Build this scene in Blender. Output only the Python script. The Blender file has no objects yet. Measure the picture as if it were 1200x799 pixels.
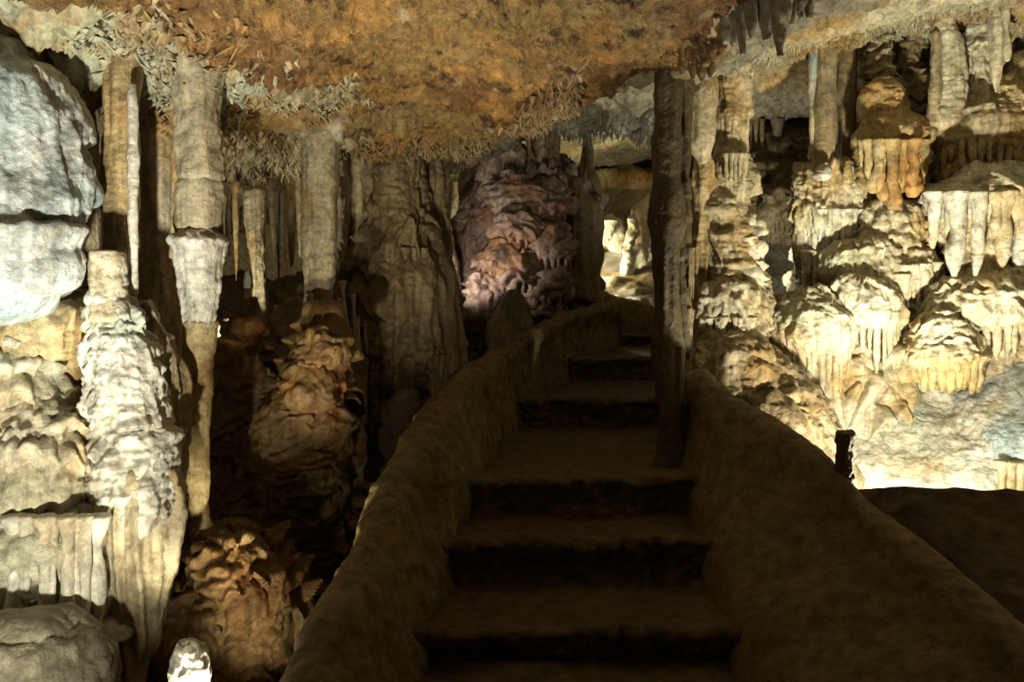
import bpy, math, random
import numpy as np

# ---------------------------------------------------------------- frame
scene = bpy.context.scene
COL = scene.collection
F, CX, HY, ZC = 950.0, 600.0, 350.0, 1.5
random.seed(7)
RNG = np.random.default_rng(11)


def at(px, py, d):
    return np.array([(px - CX) / F * d, d, ZC + (HY - py) / F * d])


# ---------------------------------------------------------------- noise
def _h(ix, iy, iz, s):
    n = (ix * np.uint32(374761393) + iy * np.uint32(668265263)
         + iz * np.uint32(2246822519) + np.uint32((s * 3266489917) & 0xFFFFFFFF))
    n = (n ^ (n >> np.uint32(15))) * np.uint32(2246822519)
    n = (n ^ (n >> np.uint32(13))) * np.uint32(3266489917)
    n = n ^ (n >> np.uint32(16))
    return (n & np.uint32(0xFFFFFF)).astype(np.float32) / np.float32(8388607.5) - np.float32(1)


def vnoise(x, y, z, s=0):
    x = np.asarray(x, np.float32); y = np.asarray(y, np.float32); z = np.asarray(z, np.float32)
    fx, fy, fz = np.floor(x), np.floor(y), np.floor(z)
    ix = fx.astype(np.int32).astype(np.uint32); iy = fy.astype(np.int32).astype(np.uint32); iz = fz.astype(np.int32).astype(np.uint32)
    x, y, z = x - fx, y - fy, z - fz
    u, v, w = (t * t * t * (t * (t * 6 - 15) + 10) for t in (x, y, z))
    o = np.uint32(1)
    a = _h(ix, iy, iz, s); b = _h(ix + o, iy, iz, s); c = _h(ix, iy + o, iz, s); d = _h(ix + o, iy + o, iz, s)
    e = _h(ix, iy, iz + o, s); f = _h(ix + o, iy, iz + o, s); g = _h(ix, iy + o, iz + o, s); h = _h(ix + o, iy + o, iz + o, s)
    ab = a + (b - a) * u; cd = c + (d - c) * u; ef = e + (f - e) * u; gh = g + (h - g) * u
    p = ab + (cd - ab) * v; q = ef + (gh - ef) * v
    return p + (q - p) * w


def fbm(P, f, s=0, oct=4, gain=0.5, sx=1, sy=1, sz=1):
    out, a, tot = 0, 1.0, 0.0
    for k in range(oct):
        ff = f * (2.03 ** k)
        out = out + a * vnoise(P[:, 0] * ff * sx + 17.3 * k, P[:, 1] * ff * sy + 5.1 * k, P[:, 2] * ff * sz + 9.7 * k, s + k)
        tot += a; a *= gain
    return out / tot * 1.5


def ridge(P, f, s=0, sx=1, sy=1, sz=1):
    return 1 - np.abs(vnoise(P[:, 0] * f * sx, P[:, 1] * f * sy, P[:, 2] * f * sz, s))


def sstep(a, b, x):
    t = np.clip((x - a) / (b - a), 0, 1)
    return t * t * (3 - 2 * t)


def billow(P, f, s, oct=3, sz=1.0, gain=.5):
    out, a, tot = 0, 1.0, 0.0
    for k in range(oct):
        ff = f * 2.1 ** k
        out = out + a * np.abs(vnoise(P[:, 0] * ff + 3.7 * k, P[:, 1] * ff + 8.1 * k, P[:, 2] * ff * sz + 1.9 * k, s + 3 * k))
        tot += a; a *= gain
    return out / tot


def relief(P, s=0, lump=0.0, lf=4.0, tier=0.0, th=0.2, tooth=0.035, tlen=0.06, flute=0.0, ff=22.0, fz=0.1,
           rip=0.0, rf=45.0, grain=0.0, gf=60.0, pop=0.0, pf=14.0, pz=1.4):
    """height of flowstone relief over a smooth body, metres"""
    out = np.zeros(len(P), np.float32)
    if lump:
        out += lump * fbm(P, lf, s, 3)
    if tier:
        W = fbm(P, 1.4 / th * .3, s + 36, 2) * th * .35
        Pw = P + np.stack([W, -W, W * 0], 1)
        T = ridge(Pw, 0.5 / tooth, s + 31, sz=0.10) ** 2
        T = 0.6 * T + 0.4 * ridge(Pw, 0.2 / tooth, s + 33, sz=0.12) ** 2
        zz = P[:, 2] + 1.5 * tlen * T + 1.5 * th * fbm(P, 0.30 / th, s + 40, 3)
        k = np.floor(zz / th)
        fr = zz / th - k
        q = .6 / th
        rnd = sstep(-.45, .45, vnoise(P[:, 0] * q, P[:, 1] * q, k * 7.31, s + 44) + .5 * vnoise(P[:, 0] * q * 2.7, P[:, 1] * q * 2.7, k * 3.31, s + 46))
        prof = sstep(0.0, 0.13, fr) * (1 - sstep(0.16, 1.0, fr) ** .8)
        out += tier * 1.35 * rnd * prof
        out += tier * 0.5 * T * (1 - fr) * sstep(.0, .3, fr)
    if flute:
        W2 = fbm(P, 3, s + 55, 2) * .35 / ff
        r = ridge(P + np.stack([W2, W2, W2 * 0], 1), ff, s + 50, sz=fz)
        out += flute * (r ** 1.5 - 0.5)
        out += flute * 0.5 * vnoise(P[:, 0] * ff * 2.3, P[:, 1] * ff * 2.3, P[:, 2] * ff * fz * 2, s + 52)
    if pop:
        m_ = .45 + .55 * sstep(-.3, .4, fbm(P, pf * .18, s + 88, 2))
        out += pop * m_ * (billow(P, pf, s + 80, 3, pz) * 2 - .6)
    if rip:
        w = fbm(P, rf * 0.12, s + 60, 2) * 0.05
        m_ = sstep(-.3, .5, fbm(P, rf * .09, s + 66, 2))
        out += rip * m_ * ridge(np.stack([P[:, 0], P[:, 1], P[:, 2] + w], 1), rf * 0.5, s + 61, sx=0.5, sy=0.5)
    if grain:
        out += grain * fbm(P, gf, s + 70, 2)
    return out


# ---------------------------------------------------------------- meshes
def mesh_from(V, Q, name, tris=None):
    me = bpy.data.meshes.new(name)
    V = np.ascontiguousarray(V, np.float32)
    nq = len(Q); nt = 0 if tris is None else len(tris)
    me.vertices.add(len(V)); me.vertices.foreach_set('co', V.ravel())
    L = Q.ravel() if nt == 0 else np.concatenate([Q.ravel(), np.asarray(tris).ravel()])
    me.loops.add(len(L)); me.loops.foreach_set('vertex_index', L.astype(np.int32))
    me.polygons.add(nq + nt)
    st = np.concatenate([np.arange(nq) * 4, nq * 4 + np.arange(nt) * 3]).astype(np.int32)
    me.polygons.foreach_set('loop_start', st)
    me.polygons.foreach_set('use_smooth', np.ones(nq + nt, bool))
    me.update(calc_edges=True)
    return me


def grid_quads(nv, nu, wrap):
    i = np.arange(nv - 1)[:, None]; j = np.arange(nu if wrap else nu - 1)[None, :]
    j2 = (j + 1) % nu
    return np.stack([i * nu + j, i * nu + j2, (i + 1) * nu + j2, (i + 1) * nu + j], -1).reshape(-1, 4)


def grid_normals(G, wrap):
    if wrap:
        du = np.roll(G, -1, 1) - np.roll(G, 1, 1)
    else:
        du = np.gradient(G, axis=1)
    dv = np.gradient(G, axis=0)
    N = np.cross(du, dv)
    return N / (np.linalg.norm(N, axis=2, keepdims=True) + 1e-9)


def catmull(C, n):
    C = np.asarray(C, float)
    t = np.concatenate([[0], np.cumsum(np.linalg.norm(np.diff(C[:, :3], axis=0), axis=1) + 1e-4)])
    m = np.zeros_like(C)
    m[1:-1] = (C[2:] - C[:-2]) / (t[2:] - t[:-2])[:, None]
    m[0] = (C[1] - C[0]) / (t[1] - t[0]); m[-1] = (C[-1] - C[-2]) / (t[-1] - t[-2])
    # keep radii from overshooting
    q = np.linspace(0, t[-1], n)
    k = np.clip(np.searchsorted(t, q, 'right') - 1, 0, len(t) - 2)
    h = (t[k + 1] - t[k])[:, None]; s = ((q - t[k]) / (t[k + 1] - t[k]))[:, None]
    s2, s3 = s * s, s ** 3
    return (2 * s3 - 3 * s2 + 1) * C[k] + (s3 - 2 * s2 + s) * h * m[k] + (-2 * s3 + 3 * s2) * C[k + 1] + (s3 - s2) * h * m[k + 1]


SEED = [100]


def tube_mesh(pts, nth, nz, rel=None, cap=(0.5, 0.5), smooth=True, name='m', sector=None):
    """pts: rows x,y,z,rx,ry from top to bottom; rings lie level; ends are rounded by cap*radius"""
    SEED[0] += 13
    s = SEED[0]
    R = catmull(pts, nz) if smooth else np.stack([np.interp(np.linspace(0, 1, nz), np.linspace(0, 1, len(pts)), np.asarray(pts)[:, i]) for i in range(5)], 1)
    R[:, 3:] = np.maximum(R[:, 3:], 0.002)
    def capring(row, sgn, k):
        out = []
        for a in (88, 70, 50, 30, 14):
            a = math.radians(a)
            r = row.copy(); r[2] += sgn * k * min(row[3], row[4]) * math.sin(a); r[3:] *= max(math.cos(a), .03)
            out.append(r)
        return out
    top = capring(R[0], 1, cap[0]); bot = capring(R[-1], -1, cap[1])[::-1]
    R = np.array(top + list(R) + bot)
    th = np.linspace(0, 2 * math.pi, nth, endpoint=False)
    G = np.empty((len(R), nth, 3))
    G[..., 0] = R[:, None, 0] + R[:, None, 3] * np.cos(th)
    G[..., 1] = R[:, None, 1] + R[:, None, 4] * np.sin(th)
    G[..., 2] = R[:, None, 2]
    N = -grid_normals(G, True)
    # outward check
    ctr = np.stack([R[:, 0], R[:, 1], R[:, 2]], 1)[:, None, :]
    if ((G - ctr) * N).sum() < 0:
        N = -N
    P = G.reshape(-1, 3)
    if rel:
        d = relief(P, s=s % 997, **rel).reshape(len(R), nth, 1)
        edge = np.ones(len(R)); edge[0] = edge[-1] = 0.3; edge[1] = edge[-2] = .6
        G = G + N * d * edge[:, None, None]
    V = G.reshape(-1, 3)
    Q = grid_quads(len(R), nth, True)[:, ::-1]
    n = len(V)
    V = np.concatenate([V, G[0].mean(0)[None], G[-1].mean(0)[None]])
    j = np.arange(nth); j2 = (j + 1) % nth
    t1 = np.stack([np.full(nth, n), j, j2], 1); b = (len(R) - 1) * nth
    t2 = np.stack([np.full(nth, n + 1), b + j2, b + j], 1)
    return V, Q, np.concatenate([t1, t2])


def put(name, VQT, mat, parent=None, label=None, cat=None, group=None, kind=None, base='low'):
    V, Q, T = VQT
    V = np.asarray(V, float)
    root = parent
    while root is not None and root.parent is not None:
        root = root.parent
    if root is not None:
        off = np.array(root.location)
    else:
        lo, hi = V.min(0), V.max(0)
        off = np.array([(lo[0] + hi[0]) / 2, (lo[1] + hi[1]) / 2, lo[2] if base == 'low' else hi[2]])
        if kind == 'structure':
            off = np.zeros(3)
    me = mesh_from(V - off, Q, name, T)
    me.materials.append(mat)
    o = bpy.data.objects.new(name, me)
    COL.objects.link(o)
    if parent is not None:
        o.parent = parent
    else:
        o.location = off
    tag(o, label, cat, group, kind)
    return o


def tag(o, label=None, cat=None, group=None, kind=None):
    for k, v in (('label', label), ('category', cat), ('group', group), ('kind', kind)):
        if v:
            o[k] = v


def thing(name, label, cat, loc, group=None):
    o = bpy.data.objects.new(name, None)
    o.empty_display_size = .1
    o.location = loc
    COL.objects.link(o)
    tag(o, label, cat, group)
    return o


def col(rows, d, flat=1.0, lean=0.0):
    """rows of photo x, y, half width at distance d -> tube control points; lean pushes the lower rows nearer"""
    out = []
    y0, y1 = rows[0][1], rows[-1][1]
    for r in rows:
        px, py, hw = r[:3]
        dd = d - lean * (py - y0) / max(1e-6, (y1 - y0))
        if len(r) > 3:
            dd = r[3]
        c = at(px, py, dd)
        rx = hw / F * dd
        out.append([c[0], c[1], c[2], rx, rx * flat])
    return out


def res(pts, step):
    p = np.asarray(pts)
    L = np.linalg.norm(np.diff(p[:, :3], axis=0), axis=1).sum()
    nz = int(np.clip(L / step, 8, 420))
    nth = int(np.clip(2 * math.pi * p[:, 3:].mean(1).max() / step, 12, 420))
    return nth, nz


def column(name, rows, d, mat, parent=None, rel=None, flat=1.0, lean=0.0, step=.008, cap=(.5, .5), smooth=True, **kw):
    pts = col(rows, d, flat, lean)
    nth, nz = res(pts, step)
    return put(name, tube_mesh(pts, nth, nz, rel, cap, smooth), mat, parent, **kw)


def drip_mesh(top, length, r, bend=(0, 0), fat=0.0, seed=0):
    """a tapering hanging drip in metres from its root point"""
    rs = np.random.default_rng(seed)
    k = np.array([0, .12, .3, .5, .7, .86, 1.0])
    prof = np.array([1.6, 1.12, .86, .72 + fat * .3, .62 + fat * .6, .48 + fat * .5, .22 + fat * .25])
    prof = prof * (1 + rs.normal(0, .07, 7))
    pts = []
    for t, p in zip(k, prof):
        pts.append([top[0] + bend[0] * t * t + rs.normal(0, r * .08), top[1] + bend[1] * t * t, top[2] - length * t, r * p, r * p * rs.uniform(.85, 1.15)])
    nth = int(np.clip(r * 2 * math.pi / .007, 10, 28)); nz = int(np.clip(length / .012, 10, 40))
    return tube_mesh(pts, nth, nz, dict(lump=r * .12, lf=1.1 / max(r, .01) * .5, pop=r * .16, pf=.8 / max(r, .01), pz=.6, rip=r * .1, rf=60), (.3, .8))


def drips(parent, mat, path, n, r, L, fat=0.0, jitter=.3, name='drip', up=.03, swell=0, back=0.0):
    """hanging drips along a path of photo rows x, y, d; r and L are (lo, hi) in metres"""
    P = np.array([at(*p) for p in path])
    t = np.concatenate([[0], np.cumsum(np.linalg.norm(np.diff(P, axis=0), axis=1))])
    for i in range(n):
        q = (i + .5 + RNG.uniform(-jitter, jitter)) / n * t[-1]
        c = np.array([np.interp(q, t, P[:, a]) for a in range(3)])
        c[2] += up; c[1] += back
        rr = RNG.uniform(*r); ll = RNG.uniform(*L)
        put(name, drip_mesh(c, ll + up, rr, (RNG.normal(0, .1) * rr, RNG.uniform(-.2, .5) * rr), fat, int(RNG.integers(1e6))), mat, parent)


def lip_path(cx, cy, hw, d, ry, a0=-80, a1=80, n=13, inset=.84, drop=0):
    """photo rows along the front rim of a round terrace"""
    out = []
    rx = hw / F * d
    c = at(cx, cy, d)
    for a in np.linspace(math.radians(a0), math.radians(a1), n):
        x = c[0] + rx * inset * math.sin(a); y = c[1] - ry * inset * math.cos(a)
        out.append((CX + x / y * F, HY - (c[2] - drop - ZC) / y * F, y))
    return out


def terrace(name, parent, mat, cx, top, lip, hw, d, ry=None, neck=.7, foot=None, rel=None, step=.008, nd=0, dr=(.012, .022), dl=(.05, .12),
            fat=0.0, hw0=.35, dmat=None, arc=(-80, 80), skew=0, **kw):
    """a rounded flowstone shelf: dome above, overhanging lip, recessed neck below, drips along the lip"""
    h = lip - top
    foot = foot or lip + h * .9
    ry = ry or hw / F * d
    fl = ry / (hw / F * d)
    rows = [(cx - skew, top, hw * hw0), (cx - skew * .7, top + h * .25, hw * (hw0 + .55 * (1 - hw0))), (cx, top + h * .6, hw * .94), (cx, lip - h * .08, hw * 1.0),
            (cx, lip + (foot - lip) * .08, hw * .93), (cx, lip + (foot - lip) * .35, hw * neck), (cx, foot, hw * neck * .92)]
    rel = rel or dict(pop=.015, pf=15, lump=.02, lf=6, tier=.022, th=.09, tooth=.03, tlen=.04, flute=.008, ff=26, rip=.004, rf=60)
    o = column(name, rows, d, mat, parent, rel, fl, step=step, cap=(.45, .3), **kw)
    if nd:
        drips(o, dmat or mat, lip_path(cx, lip, hw, d, ry, *arc), nd, dr, dl, fat)
    return o


def rbf2(C):
    """thin-plate surface through (u, v, value) rows"""
    C = np.asarray(C, float)
    A, b = C[:, :2], C[:, 2]
    sc = np.abs(A).max()
    A = A / sc
    def ph(r):
        return np.where(r > 1e-9, r * r * np.log(np.maximum(r, 1e-9)), 0)
    n = len(A)
    K = ph(np.linalg.norm(A[:, None] - A[None], axis=2)) + np.eye(n) * 2e-4
    M = np.zeros((n + 3, n + 3)); M[:n, :n] = K; M[:n, n] = 1; M[:n, n + 1:] = A; M[n, :n] = 1; M[n + 1:, :n] = A.T
    w = np.linalg.solve(M, np.concatenate([b, np.zeros(3)]))
    def f(u, v):
        u = np.asarray(u, float); v = np.asarray(v, float)
        sh = u.shape
        X = np.stack([u.ravel(), v.ravel()], 1) / sc
        r = np.linalg.norm(X[:, None] - A[None], axis=2)
        return (ph(r) @ w[:n] + w[n] + X @ w[n + 1:]).reshape(sh)
    return f


def chunked(f, u, v, k=40000):
    u = np.asarray(u, float); v = np.asarray(v, float)
    sh = u.shape; a, b = u.ravel(), v.ravel()
    return np.concatenate([f(a[i:i + k], b[i:i + k]) for i in range(0, len(a), k)]).reshape(sh)


def sheet(name, ctrl, x0, x1, y0, y1, nx, ny, mat, rel=None, parent=None, fade=0, ragged=0, **kw):
    """a rock face: photo x, y -> distance, displaced towards the viewer's side"""
    SEED[0] += 13
    f = rbf2([(c[0], c[1], c[2]) for c in ctrl])
    X, Y = np.meshgrid(np.linspace(x0, x1, nx), np.linspace(y0, y1, ny))
    if ragged:
        yy = Y[:, :1]
        wv = vnoise(yy / 31., yy * 0, yy * 0, 5) + .6 * vnoise(yy / 13., yy * 0, yy * 0, 8)
        X = X + ragged * wv * (1 - (X - x0) / (x1 - x0)) ** 6
    D = chunked(f, X, Y)
    G = np.stack([(X - CX) / F * D, D, ZC + (HY - Y) / F * D], -1)
    N = grid_normals(G, False)
    cam = np.array([0, 0, ZC])
    if ((cam - G) * N).sum() < 0:
        N = -N
    if rel:
        k = (.12 + .88 * sstep(x0, x0 + fade, X))[..., None] if fade else 1
        G = G + N * relief(G.reshape(-1, 3), s=SEED[0] % 997, **rel).reshape(ny, nx, 1) * k
    return put(name, (G.reshape(-1, 3), grid_quads(ny, nx, False), None), mat, parent, **kw)


# ---------------------------------------------------------------- materials
def stone(name, cols, scale=3.0, rough=(.3, .6), bump=.35, bscale=60, streak=.35, stain=None, spec=.5, coat=0.0, pits=None, bdist=.012, mottle=1.0):
    """cols: list of (pos, rgb) mixed by cloudy noise, streaked down the fall line"""
    m = bpy.data.materials.new(name); m.use_nodes = True
    nt = m.node_tree; nt.nodes.clear()
    N, L = nt.nodes.new, nt.links.new
    out = N('ShaderNodeOutputMaterial'); bs = N('ShaderNodeBsdfPrincipled'); L(bs.outputs[0], out.inputs[0])
    geo = N('ShaderNodeNewGeometry')
    mp = N('ShaderNodeMapping'); mp.inputs['Scale'].default_value = (1, 1, streak); L(geo.outputs['Position'], mp.inputs[0])
    n1 = N('ShaderNodeTexNoise'); n1.inputs['Scale'].default_value = scale; n1.inputs['Detail'].default_value = 7; n1.inputs['Roughness'].default_value = .62
    n1.inputs['Distortion'].default_value = .4
    L(mp.outputs[0], n1.inputs['Vector'])
    cr = N('ShaderNodeValToRGB')
    el = cr.color_ramp.elements
    while len(el) > 1:
        el.remove(el[-1])
    el[0].position = cols[0][0]; el[0].color = (*cols[0][1], 1)
    for p, c in cols[1:]:
        e = el.new(p); e.color = (*c, 1)
    L(n1.outputs['Fac'], cr.inputs[0])
    colour = cr.outputs[0]
    def mix(fac, a, b):
        mx = N('ShaderNodeMix'); mx.data_type = 'RGBA'
        L(fac, mx.inputs[0]); L(a, mx.inputs[6])
        if isinstance(b, tuple):
            mx.inputs[7].default_value = (*b, 1)
        else:
            L(b, mx.inputs[7])
        return mx.outputs[2]
    if stain:
        for k, (sc, lo, hi, c) in enumerate(stain):
            n2 = N('ShaderNodeTexNoise'); n2.inputs['Scale'].default_value = sc; n2.inputs['Detail'].default_value = 5
            mp2 = N('ShaderNodeMapping'); mp2.inputs['Location'].default_value = (3.1 + k * 7, 1.7, 9.2 + k); L(geo.outputs['Position'], mp2.inputs[0]); L(mp2.outputs[0], n2.inputs['Vector'])
            rg = N('ShaderNodeMapRange'); rg.inputs[1].default_value = lo - .03; rg.inputs[2].default_value = hi - .09; L(n2.outputs['Fac'], rg.inputs[0])
            colour = mix(rg.outputs[0], colour, c)
    if pits:
        n3 = N('ShaderNodeTexNoise'); n3.inputs['Scale'].default_value = pits[0]; n3.inputs['Detail'].default_value = 6; n3.inputs['Roughness'].default_value = .7
        L(geo.outputs['Position'], n3.inputs['Vector'])
        rg = N('ShaderNodeMapRange'); rg.inputs[1].default_value = pits[1]; rg.inputs[2].default_value = pits[2]; L(n3.outputs['Fac'], rg.inputs[0])
        colour = mix(rg.outputs[0], colour, pits[3])
    for sc_, st_, lo_, hi_, dk_ in ((22, 1.0, .34, .58, .46), (15, .12, .34, .58, .60)):
        nm = N('ShaderNodeTexNoise'); nm.inputs['Scale'].default_value = sc_; nm.inputs['Detail'].default_value = 8; nm.inputs['Roughness'].default_value = .72
        mm = N('ShaderNodeMapping'); mm.inputs['Scale'].default_value = (1, 1, st_); mm.inputs['Location'].default_value = (sc_, 2.2, 5.5)
        L(geo.outputs['Position'], mm.inputs[0]); L(mm.outputs[0], nm.inputs['Vector'])
        rg = N('ShaderNodeMapRange'); rg.inputs[1].default_value = lo_; rg.inputs[2].default_value = hi_; rg.inputs[3].default_value = 1 - (1 - dk_) * mottle; rg.inputs[4].default_value = 1.06
        L(nm.outputs['Fac'], rg.inputs[0])
        mx = N('ShaderNodeMix'); mx.data_type = 'RGBA'; mx.blend_type = 'MULTIPLY'; mx.inputs[0].default_value = 1
        L(colour, mx.inputs[6]); L(rg.outputs[0], mx.inputs[7]); colour = mx.outputs[2]
    L(colour, bs.inputs['Base Color'])
    nb = N('ShaderNodeTexNoise'); nb.inputs['Scale'].default_value = bscale; nb.inputs['Detail'].default_value = 6; nb.inputs['Roughness'].default_value = .65
    L(geo.outputs['Position'], nb.inputs['Vector'])
    bp = N('ShaderNodeBump'); bp.inputs['Strength'].default_value = min(1, bump * 1.5); bp.inputs['Distance'].default_value = bdist
    nc = N('ShaderNodeTexNoise'); nc.inputs['Scale'].default_value = bscale * .33; nc.inputs['Detail'].default_value = 7; nc.inputs['Roughness'].default_value = .7; nc.inputs['Distortion'].default_value = .8
    L(geo.outputs['Position'], nc.inputs['Vector'])
    b2 = N('ShaderNodeBump'); b2.inputs['Strength'].default_value = min(1, bump * 1.5); b2.inputs['Distance'].default_value = bdist * 2.5
    L(nc.outputs['Fac'], b2.inputs['Height']); L(b2.outputs[0], bp.inputs['Normal'])
    L(nb.outputs['Fac'], bp.inputs['Height']); L(bp.outputs[0], bs.inputs['Normal'])
    rr = N('ShaderNodeMapRange'); rr.inputs[1].default_value = .3; rr.inputs[2].default_value = .7; rr.inputs[3].default_value = rough[0]; rr.inputs[4].default_value = rough[1]
    L(n1.outputs['Fac'], rr.inputs[0]); L(rr.outputs[0], bs.inputs['Roughness'])
    bs.inputs['Specular IOR Level'].default_value = spec
    if coat:
        bs.inputs['Coat Weight'].default_value = coat; bs.inputs['Coat Roughness'].default_value = .15
    return m


M = {}
M['cream'] = stone('cream_flowstone', [(.28, (.36, .29, .16)), (.45, (.60, .53, .37)), (.6, (.72, .67, .52)), (.8, (.78, .75, .63))], 3.5,
                   stain=[(2.2, .52, .72, (.52, .38, .17)), (1.7, .56, .75, (.50, .52, .38))])
M['white'] = stone('white_flowstone', [(.3, (.50, .46, .36)), (.5, (.70, .68, .58)), (.7, (.80, .79, .72))], 4,
                   stain=[(2.5, .55, .75, (.58, .47, .28)), (2, .56, .74, (.48, .56, .46))])
M['bluish'] = stone('bluish_flowstone', [(.3, (.30, .31, .27)), (.48, (.48, .51, .49)), (.62, (.60, .64, .64)), (.8, (.62, .58, .46))], 5, (.3, .5),
                    stain=[(2.6, .52, .7, (.46, .58, .60)), (1.9, .55, .75, (.60, .52, .34))])
M['ochre'] = stone('ochre_flowstone', [(.28, (.26, .18, .07)), (.45, (.50, .38, .18)), (.6, (.62, .51, .28)), (.8, (.66, .58, .38))], 4,
                   stain=[(2.0, .55, .75, (.45, .25, .08))])
M['tan'] = stone('tan_column', [(.28, (.25, .20, .12)), (.45, (.42, .35, .22)), (.62, (.54, .47, .31)), (.8, (.60, .54, .40))], 4,
                 stain=[(2.4, .54, .75, (.40, .27, .11))])
M['brown'] = stone('brown_flowstone', [(.28, (.10, .055, .02)), (.45, (.21, .125, .045)), (.6, (.31, .195, .08)), (.8, (.38, .26, .12))], 4, (.2, .45),
                   stain=[(3, .52, .72, (.26, .11, .03)), (2.2, .55, .75, (.21, .17, .08))])
M['umber'] = stone('umber_flowstone', [(.28, (.11, .078, .038)), (.45, (.21, .155, .08)), (.6, (.30, .23, .125)), (.8, (.38, .30, .18))], 4, (.28, .5))
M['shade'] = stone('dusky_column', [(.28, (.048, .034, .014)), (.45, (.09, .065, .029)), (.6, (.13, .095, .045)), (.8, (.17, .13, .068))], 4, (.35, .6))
M['mauve'] = stone('mauve_flowstone', [(.28, (.17, .115, .09)), (.45, (.33, .24, .20)), (.6, (.46, .36, .30)), (.8, (.56, .47, .40))], 5, (.25, .5),
                   stain=[(3, .54, .7, (.36, .21, .12))], pits=(5, .56, .68, (.06, .045, .035)))
M['wet'] = stone('wet_calcite', [(.3, (.5, .45, .38)), (.6, (.72, .70, .66))], 6, (.08, .2), coat=.5)
M['grey'] = stone('grey_rock', [(.28, (.16, .15, .11)), (.45, (.27, .25, .18)), (.6, (.38, .35, .25)), (.8, (.45, .41, .31))], 3, (.4, .7))
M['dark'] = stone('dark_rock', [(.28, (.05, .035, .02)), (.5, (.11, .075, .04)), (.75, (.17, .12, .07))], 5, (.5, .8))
M['mortar'] = stone('mortar', [(.28, (.15, .108, .040)), (.45, (.22, .162, .062)), (.6, (.27, .203, .082)), (.8, (.31, .24, .11))], 3, (.6, .85), .5, 45, 1,
                    pits=(9, .58, .7, (.11, .08, .045)))
M['tread'] = stone('step_earth', [(.28, (.085, .056, .022)), (.5, (.14, .096, .04)), (.75, (.19, .135, .06))], 5, (.55, .8), .5, 40, 1,
                   pits=(7, .57, .68, (.08, .055, .03)))
M['browncrust'] = stone('brown_crust', [(.28, (.14, .085, .035)), (.45, (.28, .19, .09)), (.6, (.38, .28, .15)), (.8, (.48, .40, .26))], 4, (.4, .7))
M['roof'] = stone('roof_rock', [(.28, (.20, .11, .035)), (.42, (.42, .26, .09)), (.55, (.54, .36, .14)), (.7, (.60, .46, .22)), (.85, (.64, .56, .37))], 1.6, (.45, .75), .7, 30, .8,
                  stain=[(.9, .50, .66, (.30, .15, .05)), (7, .66, .82, (.60, .50, .32)), (3.1, .56, .72, (.60, .33, .10))], pits=(8, .55, .63, (.10, .05, .02)), bdist=.035)
M['roofpale'] = stone('pale_roof_rock', [(.28, (.30, .25, .14)), (.45, (.50, .45, .30)), (.62, (.62, .58, .43)), (.8, (.66, .60, .46))], 1.8, (.45, .75), .6, 30, 1,
                      stain=[(1.2, .54, .72, (.55, .38, .16))], bdist=.02)
M['crust'] = stone('helictite_crust', [(.28, (.22, .165, .08)), (.45, (.40, .34, .20)), (.6, (.54, .49, .34)), (.8, (.64, .61, .48))], 7, (.4, .7),
                   stain=[(2.4, .50, .66, (.36, .22, .08)), (1.8, .55, .7, (.44, .47, .34))])

m = bpy.data.materials.new('lamp_lens'); m.use_nodes = True
b = m.node_tree.nodes['Principled BSDF']; b.inputs['Emission Color'].default_value = (1, .9, .7, 1); b.inputs['Emission Strength'].default_value = 30
M['lens'] = m
m = bpy.data.materials.new('lamp_metal'); m.use_nodes = True
b = m.node_tree.nodes['Principled BSDF']; b.inputs['Base Color'].default_value = (.03, .03, .03, 1); b.inputs['Roughness'].default_value = .5
M['metal'] = m

# ---------------------------------------------------------------- ceiling
A_pts = [at(*p) for p in [(0, 66, 3.0), (100, 98, 3.15), (160, 112, 3.25), (230, 116, 3.4), (285, 138, 3.95), (330, 152, 4.5), (420, 166, 5.0), (60, 22, 2.7), (140, 55, 2.95), (500, 185, 5.6), (560, 170, 5.4),
                          (650, 120, 4.4), (720, 95, 3.95), (780, 75, 3.72), (890, 3, 2.85), (300, 5, 3.0), (600, 0, 2.9), (200, 32, 2.8), (600, 100, 4.0), (420, 90, 3.9)]]
A_pts += [np.array(p) for p in [(-1, 1.2, 2.6), (1, 1.2, 2.6), (0, .2, 2.65), (-3.5, 2.5, 2.35), (-3.2, 4.5, 2.3), (2.5, .8, 2.65), (-.35, 2.75, 2.74), (-.9, 2.6, 2.63)]]
B_pts = [at(*p) for p in [(300, 160, 5.2), (300, 238, 7.2), (250, 195, 6.2), (200, 130, 5), (420, 175, 5.6), (0, 60, 4), (650, 92, 5.0), (700, 120, 6.3), (770, 160, 7.4), (650, 160, 7.4),
                          (880, 62, 4.0), (1000, 25, 4.1), (1200, -5, 4.2), (950, 100, 5.6), (870, 162, 7.4), (1010, 160, 7.7), (740, 110, 4.6), (560, 190, 6.8), (900, 28, 3.45), (480, 200, 7)]]
B_pts += [np.array(p) for p in [(1.5, 2.4, 2.78), (3, 2, 2.85), (3.5, 6, 3.1), (5, 4, 3.0), (-4, 7, 2.3), (-2, 9, 2.4)]]
C_pts = [at(*p) for p in [(505, 215, 12.5), (560, 190, 10), (640, 168, 10), (770, 150, 10.0), (700, 195, 13), (770, 190, 13), (640, 200, 14)]] + [np.array(p) for p in [(-4, 9, 2.6), (5, 10, 3.6), (-3, 14, 2.8), (5, 14, 3.6)]]
fA, fB, fC = rbf2(A_pts), rbf2(B_pts), rbf2(C_pts)
LX = [-6, -2.6, -2.02, -1.84, -1.67, -1.47, -1.28, -.97, -.61, -.236, .237, .505, .71, .80, .90, 1.2, 2.0, 4.0]
LY = [2.2, 2.9, 3.2, 3.5, 3.75, 4.05, 4.5, 5.1, 5.75, 5.6, 4.5, 4.0, 3.78, 3.3, 2.85, 2.3, 1.8, 1.4]
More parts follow.
